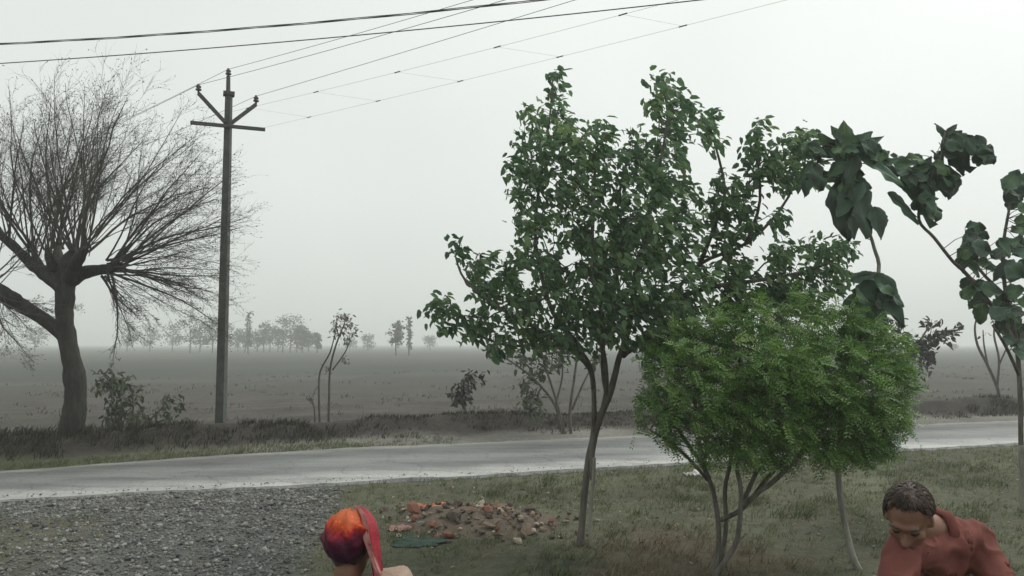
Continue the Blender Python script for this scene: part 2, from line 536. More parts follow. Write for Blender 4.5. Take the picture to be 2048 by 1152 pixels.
    n.links.new(n3.outputs['Fac'], bp.inputs['Height']); n.links.new(bp.outputs['Normal'], bs.inputs['Normal'])
    return m


ts = [-60 + i * 0.5 for i in range(0, 90)] + [-15 + i * 0.14 for i in range(0, 250)] + [20 + i * 1.0 for i in range(0, 110)]
K = 14
V = []; U = []
for x in ts:
    y0, y1 = float(near_y(x)), float(far_y(x))
    y0 += 0.13 * fbm(x, 0, 1.4, 31) + 0.06 * vnoise(x, 0, 6, 33)
    y1 += 0.22 * fbm(x, 5, 1.0, 35) + 0.08 * vnoise(x, 0, 6, 37)
    for k in range(K + 1):
        t = k / K
        z = 0.04 * (1 - (2 * t - 1) ** 2) + 0.002 + 0.004 * vnoise(x, t * 3, 1.2, 2)
        V.append((x, y0 + (y1 - y0) * t, z)); U.append(t)
    # skirts
    V.append((x, y0 - 0.03, -0.09)); U.append(0.0)
    V.append((x, y1 + 0.03, -0.09)); U.append(1.0)
W = K + 3
Fq = []
for i in range(len(ts) - 1):
    a, b = i * W, (i + 1) * W
    for k in range(K):
        Fq.append((a + k, b + k, b + k + 1, a + k + 1))
    Fq.append((a + K + 1, b + K + 1, b, a))
    Fq.append((a + K, b + K, b + K + 2, a + K + 2))
me = bpy.data.meshes.new('road')
me.from_pydata(V, [], Fq)
aa = me.attributes.new('across', 'FLOAT', 'POINT')
aa.data.foreach_set('value', np.asarray(U, dtype=np.float32))
road = add_obj('road', me, road_mat())
tag(road, 'narrow grey asphalt road with pale dusty edges crossing the verge', 'road', kind='structure')

# ------------------------------------------------------------------ trees
def catmull(P, Rr, sub=4):
    out, rr = [], []
    n = len(P)
    for i in range(n - 1):
        p0, p1, p2, p3 = P[max(i - 1, 0)], P[i], P[i + 1], P[min(i + 2, n - 1)]
        for k in range(sub):
            t = k / sub
            q = 0.5 * ((2 * p1) + (p2 - p0) * t + (2 * p0 - 5 * p1 + 4 * p2 - p3) * t * t + (3 * p1 - p0 - 3 * p2 + p3) * t ** 3)
            out.append(q); rr.append(Rr[i] + (Rr[i + 1] - Rr[i]) * t)
    out.append(P[-1]); rr.append(Rr[-1])
    return out, rr


class Tree:
    """a limb skeleton traced at a known distance, then twigs grown from it to points inside the crown"""
    def __init__(s):
        s.pos = []; s.par = []; s.rad = []; s.plen = []; s.skel = []
        s.limbs = MB()

    def limb(s, pts, rads, sides=8, attach=None, wob=0.0):
        P, Rr = catmull([Vector(p) for p in pts], rads)
        if wob:
            P = [p + Vector((random.gauss(0, wob), random.gauss(0, wob), random.gauss(0, wob) * .5)) if 0 < i < len(P) - 1 else p for i, p in enumerate(P)]
        s.limbs.tube(P, Rr, sides)
        base = 0
        if s.pos:
            base = min((q - P[0]).length + s.plen[i] * 0 for i, q in enumerate(s.pos))
            j = min(range(len(s.pos)), key=lambda i: (s.pos[i] - P[0]).length)
            base = s.plen[j]
        acc = base
        for i, p in enumerate(P):
            if i: acc += (p - P[i - 1]).length
            s.pos.append(p); s.rad.append(Rr[i]); s.plen.append(acc); s.par.append(-1)

    def grow(s, ends, bias=0.3, rmin=0.0022, minfrac=0.35, sag=0.06):
        """ends: list of Vectors. returns list of (end, direction)"""
        pos = np.array([tuple(p) for p in s.pos]); pl = np.array(s.plen)
        lo = np.quantile(pl, minfrac)
        nodes = [Vector(p) for p in s.pos]
        plen = list(pl); rad = list(s.rad); par = [-1] * len(nodes); cnt = [0] * len(nodes)
        ok = list(pl >= lo)
        dmin = [float(np.min(np.linalg.norm(pos - np.array(e), axis=1))) for e in ends]
        order = sorted(range(len(ends)), key=lambda i: dmin[i])
        cap = len(nodes) + len(ends) * 3 + 5
        arr = np.zeros((cap, 3)); arr[:len(nodes)] = pos
        pla = np.full(cap, 1e9); pla[:len(nodes)] = np.where(np.array(ok), pl, 1e6)
        nN = len(nodes)
        res = []
        for i in order:
            e = ends[i]
            ea = np.array(e)
            d = np.linalg.norm(arr[:nN] - ea, axis=1)
            cost = d + bias * pla[:nN]
            j = int(np.argmin(cost))
            a = nodes[j]
            dist = float(d[j])
            m1 = a.lerp(e, 0.35) + Vector((random.gauss(0, .05), random.gauss(0, .05), random.gauss(0, .05) + sag)) * dist
            m2 = a.lerp(e, 0.7) + Vector((random.gauss(0, .05), random.gauss(0, .05), random.gauss(0, .05) + sag)) * dist
            prev = j
            for q in (m1, m2, e):
                nodes.append(q); par.append(prev); cnt.append(0); rad.append(0)
                arr[nN] = q[:]; pla[nN] = pla[prev] + (q - nodes[prev]).length
                prev = nN; nN += 1
            res.append((e, (e - m2).normalized()))
        n0 = len(pos)
        for k in range(nN - 1, n0 - 1, -1):
            cnt[k] = max(cnt[k], 1)
            if par[k] >= n0: cnt[par[k]] += cnt[k] if cnt[par[k]] else cnt[k]
        tw = MB()
        for k in range(n0, nN):
            p = par[k]
            r1 = rmin * (1 + 0.75 * math.sqrt(cnt[k] - 1 + 1e-9))
            r0 = rmin * (1 + 0.75 * math.sqrt(max(cnt[p], cnt[k]) - 1 + 1e-9)) if p >= n0 else r1 * 1.15
            r0 = min(r0, r1 * 1.6)
            if p < n0: r0 = min(r0, rad[p] * .9)
            tw.tube([nodes[p], nodes[k]], [r0, r1], 3 if r0 < .006 else 5, cap=False)
        s.tw = tw
        return res


def crown_points(lumps, Y, cx, cy, a, b, depth, per_px, jitter=1.0):
    """points inside a crown: lumps are discs (px, py, r) on the photo, spread in depth through an ellipsoid round distance Y"""
    out = []
    for (px, py, r) in lumps:
        n = max(1, int(math.pi * r * r * per_px + random.random()))
        for _ in range(n):
            rr = r * math.sqrt(random.random()) * jitter
            th = random.random() * 2 * math.pi
            x, y = px + rr * math.cos(th), py + rr * math.sin(th)
            q = 1 - ((x - cx) / a) ** 2 - ((y - cy) / b) ** 2
            dz = depth * math.sqrt(max(q, 0.06))
            out.append(A(x, y, Y + random.uniform(-dz, dz)))
    return out


WIND = Vector((0.75, 0.1, -0.25))


def leaf_clusters(mb, ends, n, ln, wd, spread, droop=0.35, wind=0.6, fold=.25, tint_bias=0.0):
    for e, d in ends:
        tb = random.gauss(0.48, .22) + tint_bias
        k = max(1, int(random.gauss(n, n * .25)))
        for i in range(k):
            dd = d * 0.5 + Vector((random.gauss(0, 1), random.gauss(0, 1), random.gauss(0, .8))) * spread + WIND * wind + Vector((0, 0, -droop))
            dd.normalize()
            p = e + Vector((random.gauss(0, 1), random.gauss(0, 1), random.gauss(0, 1))) * ln * .45 - d * ln * random.random() * .8
            nr = Vector((random.gauss(0, .7), random.gauss(0, .7), 1.0)).normalized()
            l = ln * random.uniform(.65, 1.25)
            mb.leaf(p, dd, nr, l, wd * l / ln * random.uniform(.8, 1.15), min(1, max(0, tb + random.gauss(0, .16))), fold, random.uniform(0, .35))


# --- the pollarded bare tree
YP = G(135, 905).y
pb = G(135, 905, 0)
root = empty('bare_tree', (pb.x, pb.y, 0), 'tall pollarded tree with thick dark trunk and windblown bare twigs beside the road', 'tree')
S = YP / F
trunk = MB()
def PA(px, py, dy=0.0): return A(px, py, YP + dy)
P, Rr = catmull([PA(130, 918), PA(136, 880), PA(148, 830), PA(150, 760), PA(137, 690), PA(129, 630), PA(131, 575), PA(138, 530), PA(150, 500)],
                [32 * S, 24 * S, 21 * S, 20 * S, 17.5 * S, 17 * S, 17.5 * S, 19 * S, 8 * S], 5)
P = [p + Vector((random.gauss(0, .006), random.gauss(0, .006), 0)) for p in P]
trunk.tube(P, [r * random.uniform(.93, 1.08) for r in Rr], 16)
def plimb(pts, rads):
    P, Rr = catmull(pts, [r * S * .74 for r in rads], 5)
    trunk.tube(P, [r * random.uniform(.9, 1.1) for r in Rr], 10)
plimb([PA(128, 672), PA(90, 640), PA(45, 612), PA(5, 588, -.2), PA(-40, 560, -.3)], [20, 19, 21, 24, 16])
plimb([PA(128, 575), PA(95, 550), PA(60, 525, .1), PA(25, 490, .2), PA(-20, 455, .3)], [25, 21, 15, 12, 8])
plimb([PA(140, 560), PA(170, 545), PA(195, 540, -.1), PA(220, 537, -.15), PA(240, 530, -.15)], [23, 17, 14, 15, 6])
plimb([PA(132, 560), PA(120, 530, .3), PA(115, 505, .6), PA(118, 484, .8)], [22, 17, 12, 5])
plimb([PA(140, 560), PA(150, 530, -.3), PA(165, 505, -.6), PA(174, 484, -.7)], [22, 17, 12, 5])
plimb([PA(85, 545), PA(72, 520), PA(70, 505)], [14, 12, 6])
plimb([PA(108, 540), PA(98, 512, -.15), PA(95, 495, -.2)], [15, 11, 6])
tr_o = trunk.build('trunk', M['bark_dark'], root, True)
tw = MB(); lf = MB()


def bend_shoot(start, d, ln, r0, lvl, wind):
    n = (9, 5, 3)[lvl]
    pts = [start.copy()]
    d = d.normalized()
    p = start.copy()
    for i in range(n):
        d = d + Vector((random.gauss(0, .05), random.gauss(0, .05), random.gauss(0, .05))) * (1.7 + lvl * .8) + Vector((wind, 0, 0.015)) / n
        d.normalize()
        p = p + d * ln / n
        pts.append(p.copy())
    rr = [r0 * (1 - .82 * i / n) for i in range(n + 1)]
    tw.tube(pts, rr, 5 if lvl == 0 else 3, cap=False)
    if lvl == 2:
        for k in range(random.choice((0, 1, 1, 2))):
            q = pts[random.randrange(1, n + 1)]
            dd = (d + Vector((random.gauss(.3, .6), random.gauss(0, .6), random.gauss(0, .6)))).normalized()
            lf.leaflet(q, dd, dd.cross(Vector((random.gauss(0, 1), random.gauss(0, 1), .3))).normalized(), random.uniform(.02, .042), random.uniform(.01, .018), random.random())
        return
    m = int((19 if lvl == 0 else 5) * random.uniform(.75, 1.2))
    for k in range(m):
        t = random.uniform(.16, 1.0) ** .8 if lvl == 0 else random.uniform(.15, 1.0)
        i = min(n - 1, int(t * n)); f = t * n - i
        q = pts[i].lerp(pts[i + 1], f)
        base = (pts[i + 1] - pts[i]).normalized()
        side = Vector((random.gauss(0, 1), random.gauss(0, 1), random.gauss(0, 1)))
        side = (side - base * side.dot(base)).normalized()
        an = random.uniform(.3, .75)
        dd = base * math.cos(an) + side * math.sin(an)
        l2 = ln * (random.uniform(.13, .34) * (1.15 - .55 * t) if lvl == 0 else random.uniform(.3, .6))
        bend_shoot(q, dd, l2, max(.0021, rr[i] * (.42 if lvl == 0 else .55)), lvl + 1, wind * .5)


def sprout(px, py, dy, a0, a1, l0, l1, count, dspread=.55, wind=.28):
    for k in range(count):
        a = R(a0 + (a1 - a0) * (k + random.random()) / count)
        dz = random.uniform(-dspread, dspread)
        d = Vector((math.sin(a), dz, math.cos(a)))
        st = PA(px + random.gauss(0, 7), py + random.gauss(0, 5), dy + random.gauss(0, .07))
        ln = random.uniform(l0, l1) * .87 * S * math.sqrt(1 + dz * dz * .5)
        bend_shoot(st, d - Vector((.12, 0, 0)), ln, random.choice((.007, .008, .010, .012, .018, .026)), 0, wind)


sprout(150, 508, 0, -32, 20, 300, 375, 20)
sprout(170, 500, -.6, -5, 62, 310, 400, 24)
sprout(118, 498, .8, -30, 40, 260, 370, 16)
sprout(70, 508, .05, -45, 25, 260, 350, 13)
sprout(96, 500, -.2, -25, 25, 280, 350, 10)
sprout(20, 485, .2, -60, 30, 210, 320, 15)
sprout(225, 532, -.15, 28, 82, 290, 345, 26, .5)
sprout(228, 538, -.15, 80, 118, 215, 280, 17, .5, .1)
sprout(215, 548, -.15, 118, 172, 110, 210, 11, .5, .12)
sprout(-20, 570, -.3, -80, 70, 150, 220, 12)
sprout(-10, 585, -.3, 95, 175, 110, 190, 10, .5, .2)
tw.build('branches', M['twig'], root)
lf.build('crown', M['leaf_dark'], root)

# --- the large green tree with the twin stem
YM = G(1165, 1092).y
mb_ = G(1165, 1092, 0)
SM = YM / F
root = empty('leafy_tree', (mb_.x, mb_.y, 0), 'broad dark green leafy tree with forked twin trunk standing on the grass', 'tree')
T = Tree()
def MA(px, py, dy=0.0): return A(px, py, YM + dy)
T.limb([MA(1160, 1104), MA(1163, 1060), MA(1169, 990), MA(1177, 920), MA(1187, 870), MA(1188, 808), MA(1186, 764), MA(1179, 731), MA(1161, 702), MA(1135, 662), MA(1106, 626, .1), MA(1085, 560, .2), MA(1070, 470, .25), MA(1080, 360, .2), MA(1100, 230, .2), MA(1105, 160, .2)],
       [r * SM for r in (11, 7.2, 6.6, 7, 6.6, 5, 5, 4.9, 4.8, 4.6, 4.3, 4.2, 3.8, 3.2, 2.2, 1.5)], 9)
T.limb([MA(1184, 960, -.05), MA(1184, 915, -.05), MA(1191, 868, -.02), MA(1204, 826, -.03), MA(1219, 790, -.03), MA(1230, 750, -.02), MA(1239, 713), MA(1256, 665, -.1), MA(1270, 570, -.2), MA(1290, 470, -.2), MA(1315, 350, -.2), MA(1335, 240, -.2), MA(1325, 170, -.2)],
       [r * SM for r in (4, 5, 6, 7, 6.8, 6.4, 5.8, 5.2, 4.8, 4.4, 3.6, 2.6, 1.5)], 9)
T.limb([MA(1203, 832, -.02), MA(1211, 792, .06), MA(1213, 757, .15), MA(1208, 706, .25), MA(1195, 660, .4), MA(1180, 600, .6)], [r * SM for r in (6, 5, 4.6, 4, 3.5, 2.5)], 7)
pale = MB()
P, Rr = catmull([MA(1186, 1106, -.08), MA(1180, 1060, -.09), MA(1183, 1000, -.08), MA(1187, 955, -.07), MA(1188, 915, -.06)], [5.5 * SM, 3.8 * SM, 3.6 * SM, 3.8 * SM, 4 * SM])
pale.tube(P, Rr, 8)
T.limb([MA(1187, 776), MA(1178, 735, -.12), MA(1130, 690, -.35), MA(1060, 650, -.5), MA(990, 610, -.6), MA(930, 560, -.6), MA(910, 510, -.6)], [r * SM for r in (5.5, 5, 4.4, 3.6, 3, 2.4, 1.5)], 7)
T.limb([MA(1150, 690, -.25), MA(1080, 690, -.1), MA(1010, 690, .1), MA(950, 665, .2), MA(895, 630, .2)], [r * SM for r in (3.8, 3.4, 3, 2.4, 1.5)], 6)
T.limb([MA(1246, 712), MA(1290, 670, .2), MA(1340, 600, .35), MA(1400, 528, .4), MA(1490, 488, .4), MA(1560, 420, .4), MA(1610, 330, .4)], [r * SM for r in (5.6, 5, 4.4, 4, 3.6, 3, 1.6)], 7)
T.limb([MA(1340, 600, .35), MA(1420, 575, .1), MA(1520, 560, 0), MA(1620, 540, 0), MA(1690, 510, 0)], [r * SM for r in (5.5, 5, 4, 3, 2)], 6)
T.limb([MA(1400, 528, .4), MA(1430, 450, .2), MA(1450, 380, .1), MA(1425, 270, 0)], [r * SM for r in (5, 4, 3, 2)], 6)
T.limb([MA(1216, 798, -.02), MA(1207, 755, -.08), MA(1205, 680, -.3), MA(1200, 600, -.5), MA(1185, 480, -.6), MA(1190, 340, -.5), MA(1210, 270, -.4)], [r * SM for r in (4.6, 4.4, 4.2, 4, 3.4, 2.8, 1.6)], 7)
T.limb([MA(1246, 700, -.02), MA(1246, 660, .15), MA(1240, 600, .4), MA(1230, 500, .7), MA(1240, 380, .7), MA(1260, 300, .5)], [r * SM for r in (4.6, 4.4, 4, 3.6, 3, 1.6)], 7)
T.limb([MA(1492, 488, .4), MA(1520, 400, .3), MA(1510, 280, .2)], [r * SM for r in (4, 3, 2)], 6)
lumps = [(1105, 152, 13), (1112, 190, 20), (1055, 215, 19), (1105, 240, 38), (1060, 280, 38), (1130, 290, 45), (1040, 340, 33), (1030, 390, 26),
         (1090, 360, 45), (1180, 300, 40), (1215, 258, 22), (1180, 380, 55), (1050, 450, 38), (1120, 450, 50), (1210, 460, 55), (1270, 290, 38),
         (1318, 165, 20), (1348, 195, 28), (1310, 220, 26), (1345, 255, 38), (1330, 320, 48), (1412, 240, 27), (1428, 275, 22), (1393, 215, 14),
         (1280, 370, 55), (1350, 390, 45), (1290, 470, 65), (1370, 460, 42), (1060, 540, 52), (1150, 540, 65), (1240, 550, 75), (1330, 560, 65),
         (1410, 540, 30), (915, 500, 20), (955, 518, 28), (945, 548, 18), (1000, 560, 36), (965, 590, 20), (880, 600, 22), (895, 640, 28),
         (950, 642, 30), (1010, 630, 48), (1090, 630, 60), (1180, 635, 65), (1270, 635, 65), (1350, 630, 60), (930, 668, 18), (1000, 690, 26),
         (1075, 690, 22), (1140, 700, 20), (860, 625, 12), (1300, 690, 35), (1370, 690, 40)]
lumps2 = [(1430, 420, 30), (1450, 370, 26), (1485, 400, 34), (1500, 300, 26), (1515, 255, 20), (1522, 330, 34), (1562, 305, 34), (1562, 355, 28),
          (1610, 300, 32), (1622, 350, 28), (1602, 268, 18), (1450, 480, 30), (1500, 460, 28), (1560, 450, 24), (1565, 510, 30), (1625, 500, 26),
          (1665, 495, 28), (1705, 495, 20), (1480, 550, 38), (1545, 575, 42), (1605, 560, 36), (1665, 560, 32), (1450, 600, 45), (1525, 620, 45), (1605, 615, 36)]
ends = crown_points(lumps, YM, 1210, 440, 380, 340, 1.15, 0.0050)
ends += crown_points(lumps2, YM + .3, 1540, 450, 230, 240, .6, 0.0060)
res = T.grow(ends, bias=.22, rmin=.0024, minfrac=.38)
T.limbs.build('trunk', M['bark'], root, True)
po = pale.build('stem', M['bark_pale'], root, True)
po['label'] = 'pale whitewashed lower stem twined on the trunk'
T.tw.build('twigs', M['twig'], root)
lfm = MB()
leaf_clusters(lfm, res, 7.0, .09, .05, .6, .3, .85)
lfm.build('crown', M['leaf_main'], root)
print('main leaves', len(res))

# --- the bright green feathery shrub
sb = G(1432, 1150, 0)
YS = sb.y
SS = YS / F
root = empty('feathery_shrub', (sb.x, sb.y, 0), 'dense bright green feathery shrub with many bare crossing stems on dry brown grass', 'shrub')
T = Tree()
def SA(px, py, dy=0.0): return A(px, py, YS + dy)
st = [([SA(1428, 1156), SA(1438, 1080, .0), SA(1430, 1000, .05), SA(1410, 940, .1), SA(1370, 880, .1), SA(1320, 800, .15), SA(1300, 740, .2)], (5.5, 5, 4.8, 4.5, 4, 3, 1.6)),
      ([SA(1436, 1156, .03), SA(1452, 1060, .1), SA(1450, 980, .15), SA(1462, 920, .2), SA(1470, 840, .3), SA(1480, 740, .3), SA(1470, 660, .3)], (5, 4.5, 4.5, 4.2, 3.6, 3, 1.6)),
      ([SA(1424, 1158, -.05), SA(1465, 1100, -.05), SA(1478, 1060, -.05), SA(1482, 980, -.1), SA(1475, 930, -.1), SA(1500, 840, -.2), SA(1540, 740, -.3), SA(1570, 650, -.3)], (6, 5, 5, 4.5, 4, 3.4, 2.6, 1.6)),
      ([SA(1440, 1040, .02), SA(1478, 1022, .0), SA(1510, 990, -.05), SA(1550, 960, -.1), SA(1610, 900, -.3), SA(1680, 820, -.4), SA(1730, 740, -.4)], (5, 5, 5, 5, 4, 3, 2)),
      ([SA(1484, 1010, -.1), SA(1510, 950, .1), SA(1545, 890, .3), SA(1600, 800, .5), SA(1650, 700, .5)], (5, 4.5, 4, 3, 2)),
      ([SA(1500, 1000, -.05), SA(1560, 930, .2), SA(1640, 880, .4), SA(1720, 850, .5), SA(1770, 800, .5)], (4, 4, 3.5, 3, 2)),
      ([SA(1410, 940, .1), SA(1395, 860, -.2), SA(1390, 780, -.4), SA(1400, 700, -.4)], (4.5, 4, 3, 2)),
      ([SA(1415, 960, .1), SA(1360, 900, -.1), SA(1300, 860, -.2)], (3.5, 3, 2))]
for pts, rr in st:
    T.limb(pts, [r * SS for r in rr], 7)
lumps = [(1335, 735, 52), (1308, 800, 38), (1390, 690, 55), (1400, 780, 75), (1345, 845, 42), (1450, 655, 45), (1480, 740, 80), (1450, 850, 65),
         (1550, 638, 36), (1560, 720, 80), (1550, 820, 90), (1640, 655, 36), (1640, 740, 80), (1650, 830, 85), (1570, 895, 42), (1640, 905, 34),
         (1720, 690, 60), (1740, 770, 70), (1725, 850, 65), (1705, 895, 34), (1768, 820, 42), (1775, 730, 38), (1405, 905, 30), (1490, 890, 40), (1760, 880, 25)]
lumps = [(a_, b_, r_ * .88) for a_, b_, r_ in lumps]
lumps += [(1268, 795, 10), (1288, 700, 15), (1345, 660, 18), (1415, 625, 16), (1500, 608, 18), (1590, 600, 20), (1680, 618, 24), (1735, 640, 18), (1800, 680, 14), (1815, 780, 12), (1802, 850, 12),  (1330, 890, 12), (1275, 850, 9), (1445, 598, 8), (1640, 590, 9), (1290, 750, 14), (1800, 740, 14)]
ends = crown_points(lumps, YS, 1540, 780, 290, 180, .85, 0.0098, 1.12)
res = T.grow(ends, bias=.2, rmin=.0018, minfrac=.45)
T.limbs.build('stems', M['bark'], root, True)
T.tw.build('twigs', M['twig'], root)
lfs = MB()
for e, d in res:
    tb = random.gauss(.46, .2)
    for q in range(4):
        dd = (d * .5 + Vector((random.gauss(0, .5), random.gauss(0, .7), random.gauss(0, .4))) + WIND * 1.0).normalized()
        p0 = e - d * random.random() * .08
        ln = random.uniform(.11, .2)
        sd_ = dd.cross(Vector((random.gauss(0, .5), random.gauss(0, .5), 1))).normalized()
        npair = 8
        for k in range(npair):
            t = (k + .6) / npair
            c = p0 + dd * ln * t + Vector((0, 0, -.03 * t * t))
            for sg in (-1, 1):
                ld = (sd_ * sg + dd * .55 + Vector((0, 0, random.gauss(-.1, .2)))).normalized()
                lfs.leaflet(c, ld, ld.cross(dd.cross(sd_)).normalized(), random.uniform(.026, .044), random.uniform(.010, .0155), min(1, max(0, tb + random.gauss(0, .14))))
lfs.build('crown', M['leaf_shrub'], root)
print('shrub ends', len(res))


# --- big-leaved saplings
def big_leaf(base, tip, width, tint, parent, sagk=.12, roll=0.0, toward=-0.1):
    """one broad wavy leaf blade from base to tip, real thickness"""
    base = Vector(base); tip = Vector(tip)
    d = tip - base
    ln = d.length
    d.normalize()
    nrm = Vector((random.gauss(0, .3) + math.sin(roll), -1.0, random.gauss(0.35, .3)))
    side = d.cross(nrm).normalized()
    nn = side.cross(d).normalized()
    nu, nv = 16, 8
    mb = MB()
    ph = random.random() * 6
    idx = {}
    lay = []
    for L_ in (0, 1):
        for i in range(nu + 1):
            t = i / nu
            wprof = (math.sin(math.pi * min(1, t ** .72 * 1.0)) ** .75) * (1 - .12 * t)
            wprof = max(wprof, .015)
            for j in range(nv + 1):
                sgn = 2 * j / nv - 1
                wob = 1 + .34 * mnoise.noise(Vector((t * 5.5 + ph, (1 if sgn > 0 else -1) * 3.1, ph))) + .16 * mnoise.noise(Vector((t * 17 + ph, sgn * 2, ph * 2)))
                p = base + d * ln * t + side * sgn * wprof * width * .5 * wob
                p += nn * (abs(sgn) ** 1.5 * width * .16 - sagk * ln * t * t * 1.1 + .035 * width * math.sin(t * 11 + ph) * abs(sgn) + .11 * width * math.sin(5 * t + 2.4 * sgn + ph) + .08 * width * mnoise.noise(Vector((t * 4 + ph, sgn * 3, 1.7))))
                if L_: p -= nn * .0025
                idx[(L_, i, j)] = mb.vert(p, min(1, max(0, tint + .22 * mnoise.noise(p * 14) + (.3 if abs(sgn) < .05 else 0) + .1 * math.sin(t * 40 + abs(sgn) * 9))))
    for i in range(nu):
        for j in range(nv):
            mb.Fc.append((idx[0, i, j], idx[0, i + 1, j], idx[0, i + 1, j + 1], idx[0, i, j + 1]))
            mb.Fc.append((idx[1, i, j + 1], idx[1, i + 1, j + 1], idx[1, i + 1, j], idx[1, i, j]))
    for i in range(nu):
        for j in (0, nv):
            mb.Fc.append((idx[0, i, j], idx[1, i, j], idx[1, i + 1, j], idx[0, i + 1, j]))
    return mb.build('leaf', M['leaf_big'], parent, True)


tb_ = G(1712, 1152, 0)
YT = tb_.y + .25
tb_ = Vector((A(1716, 1160, YT).x, YT, 0))
ST = YT / F
root = empty('large_leaved_sapling', tb_, 'slender pale stemmed sapling with huge drooping leaves rising through the feathery shrub', 'tree')
def TA(px, py, dy=0.0): return A(px, py, YT + dy)
stem = MB()
gp = TA(1718, 1160); 
P, Rr = catmull([Vector((gp.x + .02, YT, -.05)), TA(1704, 1110), TA(1688, 1040), TA(1678, 970), TA(1677, 900), TA(1690, 760), TA(1722, 640, .1), TA(1757, 545, .15), TA(1748, 495, .1), TA(1735, 455, .05), TA(1706, 380), TA(1692, 300)],
                [r * ST for r in (7.5, 7, 6, 5.5, 5.5, 5, 4.5, 4, 3.5, 3, 2.5, 2)])
stem.tube(P, Rr, 8)
stem.build('trunk', M['bark_pale'], root, True)
def petiole(a, b, leaf, r=.006):
    m = a.lerp(b, .5) + Vector((0, 0, .02))
    k = MB()
    k.tube([a, m, b], [r, r * .85, r * .7], 5)
    o = k.build('stalk', M['twig'], None, True)
    o.parent = leaf
    o.matrix_parent_inverse = Matrix.Translation(-leaf.parent.location) if False else Matrix.Identity(4)
BL = [  # base px, tip px, width px, depth, tint, attach px
    ((1680, 362), (1700, 482), 66, -.05, .08, (1704, 372)), ((1704, 365), (1742, 474), 64, -.09, .14, (1704, 375)), ((1724, 368), (1672, 430), 50, -.12, .22, (1704, 375)),
    ((1745, 415), (1765, 478), 42, -.08, .12, (1715, 400)),
    ((1622, 330), (1610, 392), 34, .05, .3, (1695, 320)),
    ((1690, 330), (1640, 265), 44, .1, .6, (1692, 305)),
    ((1690, 320), (1690, 240), 48, -.05, .7, (1692, 305)),
    ((1695, 315), (1768, 268), 40, .05, .45, (1692, 305)),
    ((1690, 325), (1655, 350), 36, -.1, .5, (1692, 305)),
    ((1700, 300), (1815, 368), 52, -.1, .35, (1693, 300)),
    ((1690, 345), (1745, 375), 36, 0, .35, (1700, 350)),
    ((1735, 290), (1772, 305), 24, .05, .4, (1692, 300)),
    ((1735, 560), (1700, 668), 70, -.1, .35, (1752, 550)),
    ((1748, 552), (1812, 612), 44, -.15, .2, (1754, 548)),
    ((1752, 585), (1815, 650), 42, -.1, .25, (1742, 575)),
    ((1735, 600), (1750, 725), 66, -.05, .55, (1733, 600)),
    ((1700, 560), (1770, 545), 24, .05, .2, (1752, 546)),
    ((1705, 640), (1690, 745), 56, -.05, .6, (1722, 640)),
    ((1690, 300), (1665, 250), 30, .1, .5, (1692, 300)), ((1680, 300), (1625, 305), 34, .1, .55, (1692, 310)), ((1705, 345), (1680, 400), 40, .05, .4, (1700, 350)),
    ((1710, 290), (1745, 262), 30, -.05, .35, (1692, 300)), ((1700, 380), (1665, 400), 34, -.05, .2, (1704, 378)), ((1760, 330), (1800, 318), 28, .05, .3, (1693, 302))]
for (b0, t0, wd, dy, ti, at_) in BL:
    a_ = TA(*at_); b_ = TA(b0[0], b0[1], dy)
    petiole(a_, b_, big_leaf(b_, TA(t0[0], t0[1], dy - .06), wd * ST * .95, ti, root))

def spray(lst, AAf, sc, pts_, parent, size, cnt):
    for (px, py, r) in lst:
        for k in range(cnt):
            th = random.random() * 6.28; rr = r * math.sqrt(random.random())
            x, y = px + rr * math.cos(th), py + rr * math.sin(th)
            dy = random.uniform(-.22, .12)
            ang = random.gauss(-.45, .8)
            l = size * random.uniform(.6, 1.3)
            b_ = AAf(x - l * .5 * math.cos(ang), y + l * .5 * math.sin(ang), dy)
            t_ = AAf(x + l * .5 * math.cos(ang), y - l * .5 * math.sin(ang), dy + random.uniform(-.08, .08))
            near = min(pts_, key=lambda q: (q - b_).length)
            petiole(near, b_, big_leaf(b_, t_, l * sc * random.uniform(.5, .75), random.uniform(0, .75), parent, sagk=random.uniform(.05, .3)), .004)


spray([(1640, 300, 20), (1690, 285, 26), (1740, 295, 22), (1770, 320, 14), (1695, 345, 24), (1640, 345, 14), (1720, 440, 26)], TA, ST, P[-16:], root, 46, 4)
spray([(1715, 600, 22), (1770, 590, 18), (1735, 650, 24), (1700, 690, 18), (1750, 620, 16)], TA, ST, P[20:34], root, 46, 4)

rb = G(2046, 1024, 0)
YR = rb.y
SR = YR / F
root = empty('roadside_sapling', (rb.x, rb.y, 0), 'thin straight young tree with whitewashed foot and large leaves beyond the bending person', 'tree')
def RA(px, py, dy=0.0): return A(px, py, YR + dy)
stem = MB()
P, Rr = catmull([RA(2048, 1034), RA(2044, 960), RA(2042, 880), RA(2040, 780), RA(2032, 680), RA(2012, 590), RA(2006, 500), RA(2018, 420), RA(2030, 350)], [r * SR for r in (7, 5.4, 4.8, 4.6, 4.4, 4, 3.4, 2.6, 1.8)])
stem.tube(P, Rr, 8)
for pts, rr in (([RA(2034, 690), RA(1975, 600, -.1), RA(1930, 545, -.2), RA(1905, 522, -.3), RA(1868, 475, -.45), RA(1838, 440, -.6), RA(1848, 385, -.7), RA(1880, 320, -.8), RA(1890, 262, -.8)], (5, 4, 3.6, 3.2, 3, 2.8, 2.4, 2, 1.4)),
                ([RA(2034, 690), RA(2090, 600, .2), RA(2140, 500, .3)], (5, 4, 2)),
                ([RA(2010, 590), RA(1960, 540, .2), RA(1930, 480, .3)], (3.5, 3, 1.5)),
                ([RA(2038, 750), RA(2010, 690, -.3), RA(1985, 650, -.4)], (3.5, 3, 2))):
    P, Rr = catmull(pts, [r * SR for r in rr])
    if len(pts) > 8: A_LIMB = P[18:]
    stem.tube(P, Rr, 6)
stem.build('trunk', M['bark'], root, True)
wp = MB()
